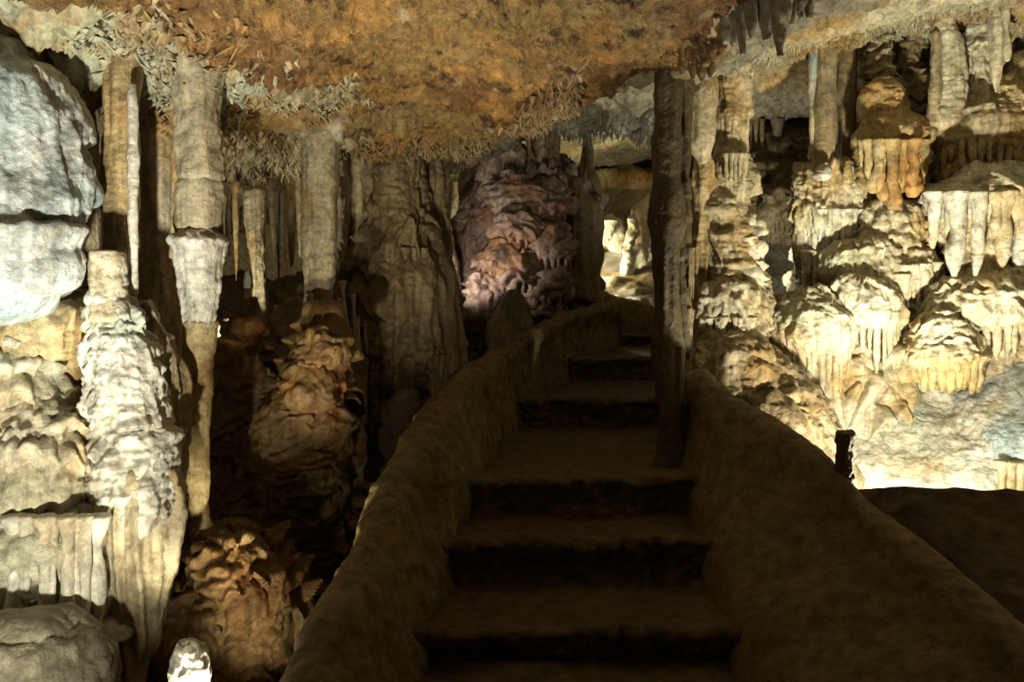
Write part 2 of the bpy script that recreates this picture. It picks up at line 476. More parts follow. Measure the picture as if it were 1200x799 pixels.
L2X = [-6, -.9, -.5, .2, 1.4, 2.0, 4, 7]
L2Y = [9.0, 8.5, 7.6, 7.5, 7.6, 8.2, 8.4, 8.5]


def ceil_z(X, Y, fine=True):
    X = np.asarray(X, float); Y = np.asarray(Y, float)
    P0 = np.stack([X.ravel(), Y.ravel(), np.zeros(X.size)], 1)
    wob = (fbm(P0, 2.5, 5, 4) * .12).reshape(X.shape)
    wobx = (fbm(P0, 3.0, 9, 3) * .06).reshape(X.shape)
    s = (Y + wob - np.interp(X + wobx, LX, LY))
    s2 = (Y + wob * 1.5 - np.interp(X + wobx, L2X, L2Y))
    a, b_, c = chunked(fA, X, Y), chunked(fB, X, Y), chunked(fC, X, Y)
    k = sstep(-.02, .22, s)
    z = a * (1 - k) + b_ * k
    k2 = sstep(0, .3, s2)
    z = z * (1 - k2) + np.clip(c, 2.3, 4.2) * k2
    z = z + .42 * np.exp(-(((X + .5) / .75) ** 2 + ((Y - 2.62) / .52) ** 2) ** 2)
    z = np.clip(z, 2.1, 4.2)
    P = np.stack([X.ravel(), Y.ravel(), z.ravel()], 1)
    n = .10 * fbm(P, 1.3, 21, 3) + .035 * fbm(P, 4.5, 23, 4, .6)
    if fine:
        r = 1 - np.abs(fbm(P, 6.0, 27, 4, .55))
        n = n + .05 * (r - .6)
        # flaky layers cut in small steps
        q = fbm(P, 2.2, 29, 3) * 5
        n = n + .018 * (sstep(.35, .65, q - np.floor(q)))
        n = n + .012 * fbm(P, 26, 30, 3, .6)
        # lumpy crust near the left edge, where the small formations grow
        e = np.exp(-((s.ravel() + .55) / .65) ** 2) * sstep(.35, -.3, P[:, 0])
        n = n + e * (.07 * fbm(P, 6, 35, 3, .6) - .07 * billow(P, 11, 36, 3) - .01)
    return (z + np.reshape(n, X.shape)), s


nr, na = 560, 560
dd = np.geomspace(.35, 15, nr)
an = np.concatenate([np.linspace(-1.9, -.85, 60, endpoint=False), np.linspace(-.85, .8, na - 120, endpoint=False), np.linspace(.8, 1.9, 60)])
AX, DD = np.meshgrid(an, dd)
XX = AX * DD; YY = DD
# the part of the roof behind the viewer
ZZ, SS = ceil_z(XX, YY)
G = np.stack([XX, YY, ZZ], -1)
back = np.stack([np.linspace(-4, 4, na) * 1.0, np.full(na, -1.2), np.full(na, 2.6)], -1)[None]
G = np.concatenate([back, G], 0)
Q = grid_quads(nr + 1, na, False)
ceiling = put('ceiling', (G.reshape(-1, 3), Q, None), M['roof'], kind='structure')
ceiling.data.materials.append(M['roofpale']); ceiling.data.materials.append(M['crust']); ceiling.data.materials.append(M['grey'])
cen = G.reshape(-1, 3)[Q].mean(1)
lipY = np.interp(cen[:, 0], LX, LY)
wn = fbm(cen, 2.2, 77, 4) * .25
mi = np.zeros(len(cen), np.int32)
mi[(cen[:, 1] + wn > lipY + .06)] = 1
mi[(cen[:, 0] < -.75 + wn * .8) & (cen[:, 1] + wn > lipY - 1.3 + wn * .8) & (cen[:, 1] < lipY + 2.6)] = 2
mi[(cen[:, 0] > -.3) & (cen[:, 0] < 1.35 + wn) & (cen[:, 1] > lipY + .3 + wn) & (cen[:, 1] < 7.9)] = 3
ceiling.data.polygons.foreach_set('material_index', mi)

# ---------------------------------------------------------------- floor and outer walls
F_pts = [(-3, 2, .05), (-1.6, 2, .1), (-1.0, 2.4, .05), (-.8, 3.2, -.15), (-1.2, 4.2, -.1), (-2.2, 4.5, .2), (-.8, 5, .1), (-3, 6, .5), (-1.2, 7, .7), (-.3, 7, .8),
         (.9, 3, .1), (1.5, 3.2, .2), (2.4, 3.2, .3), (3.5, 4, .4), (1.3, 4.2, .35), (.6, 2.2, .1), (0, 1.5, .1), (0, .2, .1), (1.5, .5, .1), (-1.5, .5, .1), (.8, 7, .95), (0, 9, 1.1), (1.5, 8.5, 1.2),
         (3, 7, 1.2), (0, 13, 1.6), (-3, 12, 1.2), (4, 12, 1.6), (.6, 5, .3), (.7, 5.8, .6)]
fF = rbf2(F_pts)
xs = np.linspace(-5, 5.5, 300); ys = np.concatenate([np.linspace(-1.2, 1.8, 20, endpoint=False), np.geomspace(1.8, 15, 300)])
XX, YY = np.meshgrid(xs, ys)
ZZ = np.clip(chunked(fF, XX, YY), -.4, 2.0)
P = np.stack([XX.ravel(), YY.ravel(), ZZ.ravel()], 1)
ZZ = ZZ + (.09 * fbm(P, 1.6, 81, 4) + .03 * fbm(P, 9, 83, 3)).reshape(ZZ.shape)
put('floor', (np.stack([XX, YY, ZZ], -1).reshape(-1, 3), grid_quads(len(ys), len(xs), False), None), M['umber'], kind='structure')

ROUGH = dict(pop=.06, pf=4, lump=.12, lf=1.6, tier=.05, th=.3, tooth=.06, tlen=.1, flute=.02, ff=9)
def plan_wall(name, pts, z0, z1, mat, nu=220, nv=120, rel=ROUGH, kind='structure'):
    c = catmull([(x, y, 0) for x, y in pts], nu)
    z = np.linspace(z1, z0, nv)
    G = np.stack([np.broadcast_to(c[:, 0], (nv, nu)), np.broadcast_to(c[:, 1], (nv, nu)), np.broadcast_to(z[:, None], (nv, nu))], -1).copy()
    N = grid_normals(G, False)
    ctr = np.array([0, 5, 1.5])
    if ((ctr - G) * N).sum() < 0:
        N = -N
    SEED[0] += 7
    G = G + N * relief(G.reshape(-1, 3), s=SEED[0] % 997, **rel).reshape(nv, nu, 1)
    return put(name, (G.reshape(-1, 3), grid_quads(nv, nu, False), None), mat, kind=kind)

plan_wall('wall_left', [(-2.6, -1.2), (-2.7, 1.5), (-2.75, 3.5), (-3.6, 6), (-3.4, 9), (-2.8, 13)], -.5, 3.2, M['tan'])
plan_wall('wall_right', [(2.6, -1.2), (2.9, 2), (3.3, 4), (3.6, 6.5), (3.4, 9.5), (3.6, 13)], -.5, 3.6, M['tan'])
plan_wall('wall_back', [(-3.6, 12.2), (-1, 13.6), (1, 14.2), (3, 13.8), (4.6, 12.5)], .5, 4.4, M['ochre'])
plan_wall('wall_front', [(-3, -1.15), (0, -1.2), (3, -1.15)], -.5, 3.2, M['dark'], 60, 40)

# ---------------------------------------------------------------- staircase
st = thing('staircase', 'dark worn earthen staircase climbing between two plastered parapets', 'staircase', (0.25, 2.5, .25))


def step(yl, yr, yback, z, h, xl, xr, seed):
    nx, n1, n2 = 150, 34, 60
    x = np.linspace(xl, xr, nx)
    P_ = np.stack([x, np.full(nx, yl), np.full(nx, z)], 1)
    yf = np.interp(x, [xl, xr], [yl, yr]) + .035 * fbm(P_, 2.5, seed, 4) + .015 * fbm(P_, 14, seed + 3, 3)
    zt = z + .012 * fbm(P_, 3, seed + 5, 3)
    r = .028
    prof = []
    for t in np.linspace(0, 1, n1):
        prof.append((.03 * math.sin(t * 3.1) + .02 * (1 - t), -h + (h - r) * t, 'f'))
    for a in np.linspace(10, 90, 8):
        a = math.radians(a)
        prof.append((r - r * math.cos(a), -r + r * math.sin(a), 'r'))
    rows = []
    for dy, dz, _ in prof:
        rows.append(np.stack([x, yf + dy, zt + dz], 1))
    for t in np.linspace(.03, 1, n2):
        rows.append(np.stack([x, yf + r + (yback - yf - r) * t, zt - .015 * math.sin(t * math.pi)], 1))
    rows.append(np.stack([x, np.full(nx, yback), zt - h], 1))
    G = np.array(rows)
    N = -grid_normals(G, False)
    if N[n1 + 30, 60, 2] < 0:
        N = -N
    Pf = G.reshape(-1, 3)
    fm = np.ones(len(rows)); fm[n1:n1 + 8] = .6; fm[n1 + 8:] = .35
    d = (.022 * fbm(Pf, 7, seed + 9, 4, .6) + .012 * fbm(Pf, 30, seed + 12, 2)).reshape(len(rows), nx)
    G = G + N * (d * fm[:, None])[..., None]
    return (G.reshape(-1, 3), grid_quads(len(rows), nx, False), None)


STEPS = [(1.95, 1.95, 2.75, .275, .3, -.62, .95), (2.68, 2.72, 3.25, .39, .22, -.45, .90), (3.14, 3.18, 3.55, .56, .21, -.42, .92), (3.44, 3.56, 4.95, .73, .21, -.35, .95),
         (4.86, 4.9, 6.0, .90, .22, -.10, 1.05), (5.86, 5.95, 7.9, 1.07, .22, .15, 1.3)]
for i, s_ in enumerate(STEPS):
    put('step', step(s_[0], s_[1], s_[2], s_[3], s_[4], s_[5], s_[6], 300 + 20 * i), M['tread'], st)
put('step', step(7.2, 7.5, 8.3, 1.17, .2, .55, 1.5, 450), M['tread'], st)


def sweep(stations, n, m, seed, amp=.016):
    """stations: rows of cross-section points; a smooth skin through them"""
    S = np.array(stations)                       # k, p, 3
    k, p = S.shape[:2]
    A = np.stack([catmull(S[:, j], n) for j in range(p)], 1)
    B_ = np.stack([catmull(A[i], m) for i in range(n)], 0)
    N = grid_normals(B_, False)
    if N[..., 2].sum() < 0:
        N = -N
    P = B_.reshape(-1, 3)
    d = (amp * fbm(P, 4, seed, 4, .55) + amp * .5 * fbm(P, 22, seed + 6, 3, .6)).reshape(n, m, 1)
    G = B_ + N * d
    return (G.reshape(-1, 3), grid_quads(n, m, False), None)


def left_section(X, Y, Z, xi, zi):
    return [(X - .16, Y, Z - 1.0), (X - .13, Y, Z - .3), (X - .10, Y, Z - .06), (X - .03, Y, Z), (X + .05, Y, Z - .03), (X + (xi - X) * .55, Y, Z - (Z - zi) * .42), (xi, Y + .02, zi), (xi + .03, Y + .02, zi - .25)]

LP = [(-.70, 1.0, .45, -.42, .05), (-.62, 1.7, .47, -.36, .15), (-.55, 2.1, .50, -.33, .22), (-.49, 2.7, .64, -.31, .34), (-.45, 3.16, .80, -.26, .5), (-.376, 3.47, .96, -.19, .68), (-.25, 4.1, 1.09, -.09, .73),
      (-.08, 4.86, 1.19, .03, .84), (.14, 5.35, 1.29, .2, .92), (.37, 5.9, 1.38, .40, 1.02), (.62, 6.4, 1.43, .62, 1.06), (.80, 6.75, 1.465, .83, 1.07), (.87, 6.95, 1.455, .90, 1.07), (.91, 7.05, 1.40, .93, 1.07), (.93, 7.1, 1.15, .95, 1.06)]
put('parapet', sweep([left_section(*p) for p in LP], 420, 90, 501, .026), M['mortar'], label='rough plastered parapet curving up along the left edge of the steps', cat='parapet')
RP = []
for (px, py, d_), (xi, zi) in zip([(811, 436, 4.05), (815, 441, 3.97), (840, 462, 3.75), (900, 500, 3.4), (950, 541, 3.15), (1000, 589, 2.95), (1060, 640, 2.7), (1130, 702, 2.45), (1200, 768, 2.2), (1300, 870, 1.9), (1420, 1010, 1.55)],
                               [(.80, .74), (.80, .74), (.79, .72), (.78, .58), (.775, .5), (.765, .43), (.755, .35), (.80, .28), (.86, .26), (.92, .24), (.95, .2)]):
    X, Y, Z = at(px, py, d_)
    RP.append([(xi - .03, Y, zi - .3), (xi, Y, zi), (xi + (X - xi) * .35, Y, zi + (Z - zi) * .45), (X - .07, Y, Z - .06), (X - .01, Y, Z), (X + .07, Y, Z + .005), (X + .13, Y, Z - .06), (X + .15, Y, Z - .4), (X + .17, Y, Z - 1.0)])
put('parapet', sweep(RP, 300, 110, 540, .012), M['mortar'], label='smooth sloping parapet descending along the right edge of the steps', cat='parapet')

# low kerb where the path turns away at the top of the steps
KB = []
for px, py, d_, zb in [(690, 338, 8.6, 1.0), (715, 345, 8.3, 1.0), (745, 354, 8.0, 1.0), (775, 364, 7.7, 1.0), (812, 378, 7.4, .95)]:
    X, Y, Z = at(px, py, d_)
    KB.append([(X, Y - .12, zb - .1), (X, Y - .1, Z - .12), (X, Y - .03, Z), (X, Y + .1, Z + .02), (X, Y + .3, Z - .05), (X, Y + .45, Z - .6)])
put('kerb', sweep(KB, 120, 60, 560), M['mortar'], label='low ochre kerb across the head of the steps, by the parapet end', cat='kerb')

# ---------------------------------------------------------------- relief presets
SHAFT = dict(pop=.010, pf=13, pz=.45, lump=.014, lf=5, flute=.014, ff=18, fz=.10, rip=.003, rf=40, grain=.002)
SMOOTH = dict(pop=.008, pf=16, lump=.010, lf=5, flute=.006, ff=14, rip=.003, rf=30)
FLOW = dict(pop=.02, pf=13, lump=.03, lf=4, tier=.045, th=.16, tooth=.035, tlen=.07, flute=.012, ff=20, rip=.006, rf=50)
BUMPY = dict(pop=.02, pf=16, lump=.035, lf=5, tier=.03, th=.07, tooth=.045, tlen=.03, flute=.006, ff=20, rip=.006, rf=50, grain=.003)
LOBES = dict(pop=.022, pf=10, lump=.05, lf=5, tier=.05, th=.13, tooth=.07, tlen=.06, rip=.006, rf=40)
CURTAIN = dict(pop=.008, pf=16, lump=.02, lf=3, flute=.04, ff=13, fz=.06, rip=.005, rf=30)

# ================================================================= LEFT SIDE
t = thing('flowstone_boulder', 'bulging bluish white flowstone boulder at the edge under the crusted roof', 'flowstone', at(0, 340, 2.9))
column('dome', [(-60, 20, 30), (-55, 60, 80), (-40, 100, 112), (-22, 150, 112), (-18, 200, 114), (-18, 245, 116), (-25, 272, 108), (-30, 285, 95)], 2.9, M['bluish'], t,
       dict(lump=.06, lf=2.8, pop=.016, pf=11, pz=.35, flute=.022, ff=11, fz=.22, tier=.03, th=.33, tooth=.05, tlen=.12, rip=.008, rf=18, grain=.004), .8, step=.007)
column('lower_lobe', [(-40, 262, 118), (-25, 268, 122), (-25, 290, 114), (-25, 315, 112), (-24, 336, 106), (-32, 345, 92)], 2.85, M['bluish'], t,
       dict(pop=.008, pf=16, lump=.035, lf=5, flute=.008, ff=12, rip=.006, rf=20), .8, step=.007)

t = thing('drum_column', 'ochre column broken above its pale drum-shaped lower stump', 'column', at(140, 400, 3.15))
column('upper_shaft', [(148, 20, 26), (143, 90, 22), (141, 130, 20), (141, 200, 21), (141, 250, 20), (142, 300, 18), (146, 350, 15)], 3.2, M['ochre'], t, SHAFT, .9, step=.006)
column('lit_edge', [(155, 100, 5), (156, 150, 6), (156, 220, 6), (156, 290, 6), (157, 345, 5)], 3.09, M['white'], t, dict(lump=.006, lf=9, rip=.004, rf=50), .9, step=.006)  # white strip: light along the shaft's right edge, put into the colour
column('drum', [(125, 296, 21), (126, 302, 21.5), (126, 316, 21), (126, 319, 20.2), (126, 322, 21), (127, 345, 20.5), (127, 348, 19.5), (128, 352, 21), (131, 372, 25)], 2.98, M['cream'], t,
       dict(pop=.008, pf=16, lump=.006, lf=9, flute=.004, ff=30, rip=.003, rf=60), 1, step=.005, cap=(.12, .3))

t = thing('shadowed_column', 'dim tan column between the drum column and the split column', 'column', at(185, 400, 3.6))
column('shaft', [(178, 40, 32), (184, 120, 24), (185, 180, 22), (185, 260, 23), (184, 330, 26), (186, 420, 34), (190, 520, 44)], 3.6, M['tan'], t, SHAFT, .9, step=.007)
column('ochre_ribbon', [(214, 118, 4), (209, 160, 5), (206, 200, 5), (205, 250, 4), (204, 300, 5)], 3.42, M['ochre'], t, dict(lump=.008, lf=9), 1, step=.007)

t = thing('split_column', 'tall column split across, tapering below to a rod tip', 'column', at(236, 645, 3.35))
column('upper_shaft', [(232, 60, 32), (233, 125, 25), (233, 150, 24), (234, 205, 24.5), (234, 212, 23), (233, 218, 25), (233, 240, 24), (232, 262, 22.5), (231, 268, 19)], 3.35, M['tan'], t,
       dict(pop=.008, pf=16, lump=.014, lf=6, flute=.008, ff=18, fz=.15, rip=.008, rf=30), 1, step=.006, cap=(.3, .15))
column('flared_head', [(231, 272, 20), (232, 282, 33), (233, 288, 31), (233, 310, 27), (234, 340, 23), (234, 365, 20), (233, 381, 18)], 3.33, M['white'], t,
       dict(pop=.008, pf=16, lump=.005, lf=9, flute=.012, ff=22, fz=.1, rip=.003, rf=50), 1, step=.005, cap=(.1, .1))
column('rod', [(234, 378, 19.5), (234, 384, 18.5), (233, 420, 17.5), (232, 480, 15.5), (232, 540, 13), (233, 590, 10.5), (235, 612, 11), (237, 625, 13), (237, 640, 11)], 3.34, M['ochre'], t,
       dict(lump=.008, lf=8, rip=.006, rf=50, grain=.002), 1, step=.006, cap=(.1, .6))

for i, (px, top, bot, hw, d_, w) in enumerate([(40, 55, 112, 9, 3.3, 'first'), (60, 62, 150, 10, 3.3, 'second'), (82, 75, 185, 11, 3.35, 'third')]):
    column('stalactite', [(px - 3, top - 50, hw * 1.3), (px, top + 10, hw), (px + 1, (top + bot) / 2, hw * .8), (px + 2, bot, hw * .25)], d_, M['tan'], None, SHAFT, step=.008, cap=(.3, .6),
           label=f'dim stalactite in the gap above the bluish boulder, {w} from the roof edge inward', cat='stalactite', group='stalactites above the bluish boulder', base='high')
column('thin_column', [(98, 50, 16), (101, 108, 19), (98, 122, 12), (104, 170, 11), (106, 240, 11), (104, 330, 12)], 3.4, M['tan'], None, SHAFT, step=.008, label='narrow shaded column with a flat cap between boulder and drum column', cat='column')

# pillar under the drum
t = thing('flowstone_pillar', 'bright ribbed flowstone pillar below the drum, ending in a fluted curtain', 'flowstone', at(150, 799, 2.85))
column('pillar', [(129, 355, 22), (131, 375, 28), (140, 410, 36), (146, 450, 42), (150, 488, 45), (152, 500, 42), (154, 520, 45), (156, 560, 46), (157, 600, 46)], 3.0, M['white'], t,
       dict(pop=.022, pf=20, pz=1.0, lump=.03, lf=5, tier=.016, th=.13, tooth=.02, tlen=.06, flute=.014, ff=24, fz=.08, rip=.008, rf=55, grain=.003), .9, .05, step=.005)
column('side_ribs', [(165, 360, 14), (176, 400, 26), (184, 450, 32), (184, 520, 32), (178, 590, 32), (172, 660, 30)], 3.14, M['tan'], t, dict(pop=.008, pf=16, lump=.02, lf=5, flute=.03, ff=16, fz=.05), .9, step=.007)
column('curtain', [(158, 560, 40), (158, 600, 47), (156, 640, 48), (153, 690, 44), (150, 740, 38), (146, 790, 28), (143, 850, 16)], 2.92, M['cream'], t,
       dict(pop=.008, pf=16, lump=.02, lf=4, flute=.035, ff=15, fz=.04, rip=.003, rf=30), .8, step=.006)

t = thing('flowstone_shelf', 'yellowish lumpy flowstone shelf right under the bluish boulder', 'flowstone', at(20, 520, 3.05))
terrace('shelf', t, M['ochre'], 20, 340, 400, 92, 3.1, .3, .8, 540, dict(pop=.014, pf=22, lump=.03, lf=5, tier=.032, th=.13, tooth=.022, tlen=.08, flute=.012, ff=24, fz=.06, rip=.004, rf=50), .007, 9, (.014, .026), (.03, .08), .6)
terrace('lobe', t, M['cream'], 10, 385, 470, 58, 2.98, .2, .8, 515, dict(pop=.014, pf=22, lump=.03, lf=5, tier=.032, th=.13, tooth=.022, tlen=.08, flute=.012, ff=24, fz=.06, rip=.004, rf=50), .007, 6, (.018, .026), (.08, .13), .7)

t = thing('flowstone_ledge', 'grey topped flowstone ledge with a short fringe, middle of the left cascade', 'flowstone', at(40, 620, 2.95))
terrace('ledge', t, M['cream'], 40, 462, 572, 92, 2.98, .3, .82, 640, dict(pop=.014, pf=22, lump=.03, lf=5, tier=.032, th=.13, tooth=.022, tlen=.08, flute=.012, ff=24, fz=.06, rip=.004, rf=50), .0065, 15, (.014, .022), (.05, .10), .5)

t = thing('drapery_ledge', 'flowstone ledge with long open drapery pillars below its rim', 'flowstone', at(40, 760, 2.85))
terrace('ledge', t, M['cream'], 42, 580, 628, 92, 2.9, .3, .72, 760, dict(pop=.016, pf=15, lump=.02, lf=6, tier=.015, th=.1, tooth=.03, tlen=.04, flute=.01, ff=22, rip=.004, rf=50), .0065)
for px, L_, r_ in [(-8, .38, .026), (6, .40, .016), (18, .44, .024), (31, .48, .018), (53, .40, .020), (63, .44, .012), (79, .45, .022), (90, .28, .013), (98, .44, .022), (114, .38, .026)]:
    d_ = 2.9 - .28 * math.sqrt(1 - min(.97, abs(px - 42) / 92) ** 2) + .045
    put('pillar_drip', drip_mesh(at(px, 606, d_), L_, r_, (RNG.normal(0, .012), -.01), .75, int(px) + 50), M['white'], t)
column('foot', [(40, 690, 70), (40, 715, 92), (42, 740, 96), (45, 770, 90)], 2.85, M['white'], t, LOBES, .7, step=.007)

t = column('flowstone_mound', [(30, 742, 50), (35, 755, 72), (38, 775, 85), (36, 820, 92), (30, 870, 95)], 2.55, M['grey'], None, dict(lump=.05, lf=3.5, pop=.015, pf=14, flute=.006, ff=16, rip=.004, rf=30), .8, step=.007,
           label='low smooth grey flowstone mound at the foot of the left cascade', cat='flowstone')

column('stalagmite', [(222, 752, 14), (223, 758, 19), (223, 775, 21), (224, 800, 21), (224, 860, 23)], 2.35, M['white'], None,
       dict(lump=.012, lf=12, rip=.006, rf=60, flute=.006, ff=30, grain=.004), 1, step=.005, cap=(.25, .3), label='short bright cream stalagmite stump at the bottom, below the rod tip', cat='stalagmite')

t = thing('brown_mound', 'dark wet brown flowstone mound below the rod tip of the split column', 'flowstone', at(260, 799, 3.3))
column('mound', [(262, 632, 40), (262, 655, 75), (258, 690, 98), (250, 740, 112), (245, 820, 125), (240, 900, 130)], 3.5, M['brown'], t, dict(LOBES, pop=.04, pf=9, th=.09, tooth=.035), .9, .2, step=.008)
terrace('tongue', t, M['brown'], 268, 640, 700, 54, 3.2, .15, .8, 790, dict(pop=.03, pf=14, lump=.035, lf=5, tier=.03, th=.1, tooth=.025, tlen=.06, flute=.012, ff=18, rip=.008, rf=45), .006, 11, (.012, .022), (.05, .16), .5)
terrace('tongue', t, M['brown'], 215, 690, 745, 46, 3.1, .15, .8, 830, dict(pop=.03, pf=14, lump=.035, lf=5, tier=.03, th=.1, tooth=.025, tlen=.06, flute=.012, ff=18, rip=.008, rf=45), .006, 9, (.012, .022), (.05, .16), .5)

# ================================================================= MIDDLE LEFT
t = thing('lumpy_stalagmite', 'tall brown stalagmite of rounded lobes standing under the hanging column', 'stalagmite', at(352, 690, 4.4))
column('body', [(377, 366, 17), (378, 385, 26), (375, 420, 36), (368, 455, 46), (360, 500, 58), (355, 550, 66), (350, 600, 62), (352, 650, 48), (356, 692, 30), (358, 730, 22)], 4.55, M['brown'], t, LOBES, .9, step=.007)
for cx, tp, lp, hw, d_ in [(375, 385, 425, 33, 4.33), (362, 432, 470, 38, 4.27), (340, 465, 505, 38, 4.25), (330, 500, 542, 30, 4.3), (378, 470, 520, 34, 4.28), (352, 520, 580, 52, 4.2), (335, 580, 640, 40, 4.27), (370, 590, 655, 38, 4.27)]:
    terrace('lobe', t, M['brown'], cx, tp, lp, hw, d_, hw / F * d_ * .8, .8, lp + (lp - tp) * .7, dict(pop=.016, pf=15, lump=.03, lf=8, tier=.022, th=.055, tooth=.045, tlen=.03, rip=.005, rf=50), .008)
t = thing('lobed_stalagmite', 'squat dark brown stalagmite with dangling lobes behind the rod', 'stalagmite', at(285, 640, 4.6))
column('body', [(285, 395, 20), (282, 430, 34), (280, 480, 42), (276, 540, 48), (275, 600, 50), (275, 680, 52)], 4.75, M['brown'], t, LOBES, 1, step=.009)
for cx, tp, lp, hw, d_ in [(296, 425, 470, 26, 4.5), (272, 470, 505, 28, 4.5), (300, 490, 530, 28, 4.47), (262, 550, 605, 22, 4.4), (298, 555, 605, 32, 4.42)]:
    terrace('lobe', t, M['brown'], cx, tp, lp, hw, d_, hw / F * d_ * .8, .8, lp + (lp - tp) * .7, dict(pop=.016, pf=15, lump=.03, lf=8, tier=.022, th=.06, tooth=.045, tlen=.03, rip=.005, rf=50), .009)
column('cone_stalagmite', [(294, 352, 9), (294, 365, 15), (293, 390, 20), (292, 420, 25), (290, 470, 32)], 5.0, M['umber'], None, dict(pop=.008, pf=16, lump=.03, lf=7, flute=.015, ff=14, rip=.008, rf=30), step=.009,
       label='slim dark cone stalagmite under the small white candle stalagmite', cat='stalagmite')
column('candle_stalagmite', [(290, 318, 3), (290, 326, 4), (290, 347, 4.2), (290, 360, 5)], 5.0, M['white'], None, dict(lump=.004, lf=20), step=.006, label='tiny white candle-like stalagmite on the dark cone', cat='stalagmite')

t = thing('hanging_column', 'smooth tan column hanging from the roof onto the brown lobed stalagmite', 'column', at(375, 372, 4.9))
column('shaft', [(374, 150, 24), (375, 175, 21), (375, 220, 20.5), (375, 270, 19.5), (374, 320, 17), (372, 355, 14), (372, 385, 13)], 4.8, M['tan'], t, dict(pop=.008, pf=16, lump=.012, lf=5, flute=.012, ff=12, fz=.06, rip=.003, rf=30), step=.007)
drips(t, M['white'], [(362, 352, 4.72), (364, 352, 4.72)], 1, (.018, .02), (.09, .1), .2, 0, 'pale_drip')

rows_th = [('stalactite', 276, 236, 328, 3.2, 6.0, 'thin golden stalactite left of the fused rear column', M['ochre']),
           ('stalactite', 320, 234, 300, 5, 6.4, 'grey stalactite just right of the fused rear column', M['umber']),
           ('stalactite', 331, 234, 290, 4.5, 6.5, 'short grey stalactite in the rear cluster, second right of the fused rear column', M['umber']),
           ('stalactite', 341, 232, 312, 5.5, 6.3, 'tallest tan stalactite of the rear cluster beside the hanging column', M['tan']),
           ('stalactite', 351, 232, 300, 4, 6.2, 'tan stalactite touching the outline of the hanging column', M['tan']),
           ('stalactite', 262, 236, 275, 2.5, 6.3, 'short straw stalactite next to the split column', M['tan']),
           ('stalactite', 308, 236, 350, 3.5, 6.6, 'long dark straw stalactite behind the fused rear column', M['umber']),
           ('stalactite', 268, 238, 300, 2.2, 6.6, 'slim straw stalactite between split column and golden one', M['umber']),
           ('stalactite', 326, 236, 340, 2.5, 6.8, 'slim dark straw deep in the rear cluster', M['umber'])]
for nm, px, tp, bt, hw, d_, lab, mt in rows_th:
    column(nm, [(px, tp - 22, hw * 1.6), (px, tp + 5, hw), (px + .5, (tp + bt) / 2, hw * .75), (px + 1, bt, hw * .3)], d_, mt, None, dict(lump=.006, lf=12, rip=.003, rf=50), step=.008, cap=(.3, .6), label=lab, cat='stalactite', group='stalactites behind the hanging column', base='high')
column('rear_column', [(300, 225, 14), (300, 245, 12), (300, 280, 10), (302, 310, 8), (304, 345, 10), (306, 380, 13)], 5.9, M['tan'], None, SHAFT, step=.008, label='short tan column fused floor to roof behind the split column', cat='column')
sheet('rock_bank', [(230, 430, 5.2), (330, 420, 5.0), (400, 430, 5.2), (240, 360, 6.2), (330, 345, 6.2), (400, 330, 6.4), (300, 320, 7.0), (330, 480, 4.9)], 225, 430, 325, 520, 120, 110, M['umber'],
      dict(pop=.016, pf=15, lump=.09, lf=3, tier=.05, th=.12, tooth=.06, tlen=.05, rip=.01, rf=30), label='rubbly brown bank between the split column and the hanging column', cat='rock')

# the broad brown flowstone
t = thing('fluted_flowstone', 'massive dim brown flowstone column with fluted skirt beside the steps', 'flowstone', at(465, 515, 5.5))
column('upper_body', [(452, 165, 44), (456, 190, 44), (458, 230, 46), (460, 280, 48), (462, 320, 56), (464, 360, 60)], 5.75, M['umber'], t, dict(pop=.016, pf=15, lump=.035, lf=3, tier=.04, th=.5, tooth=.06, tlen=.25, flute=.06, ff=8, fz=.07, rip=.004, rf=30), .8, step=.008)
column('shoulder', [(497, 178, 18), (500, 205, 20), (502, 250, 22), (504, 300, 26), (508, 350, 30)], 5.9, M['umber'], t, CURTAIN, .9, step=.008)
column('thin_shaft', [(418, 180, 11), (418, 220, 9.5), (418, 270, 9), (417, 310, 11), (415, 350, 15)], 5.55, M['tan'], t, SHAFT, step=.008)
column('thin_shaft', [(399, 190, 9), (401, 225, 7), (402, 265, 6.5), (400, 310, 8), (402, 345, 12)], 5.5, M['tan'], t, SHAFT, step=.008)
column('skirt', [(461, 255, 36), (464, 288, 50), (466, 318, 61), (468, 350, 68), (469, 395, 71), (470, 430, 70), (470, 470, 64), (468, 505, 58), (466, 530, 50)], 5.65, M['umber'], t,
       dict(pop=.016, pf=15, lump=.04, lf=2.6, tier=.04, th=.3, tooth=.05, tlen=.18, flute=.05, ff=11, fz=.05, rip=.004, rf=30), .75, step=.0075)
drips(t, M['umber'], lip_path(466, 298, 56, 5.65, .26, -60, 50), 9, (.018, .034), (.12, .32), .1)
drips(t, M['umber'], lip_path(470, 420, 70, 5.6, .3, -30, 70), 12, (.018, .03), (.25, .5), .2)
for (a0, b0, a1, b1, r_) in [(402, 330, 410, 395, .014), (414, 345, 420, 412, .013), (419, 372, 424, 425, .012), (428, 380, 430, 415, .010), (398, 350, 404, 420, .012), (414, 455, 416, 512, .016), (426, 500, 428, 520, .010)]:
    p = at(a0, b0, 5.2); q = at(a1, b1, 5.18)
    put('wet_ribbon', drip_mesh(p, p[2] - q[2], r_, (q[0] - p[0], 0), .4, int(a0)), M['wet'], t, label='glistening wet calcite ribbon')
column('slab_rock', [(474, 462, 16), (470, 475, 24), (466, 500, 26), (460, 530, 24), (455, 550, 18)], 5.0, M['dark'], None, dict(lump=.05, lf=4, grain=.006, gf=20), .6, step=.01, label='leaning angular dark rock between brown flowstone and curved parapet', cat='rock')
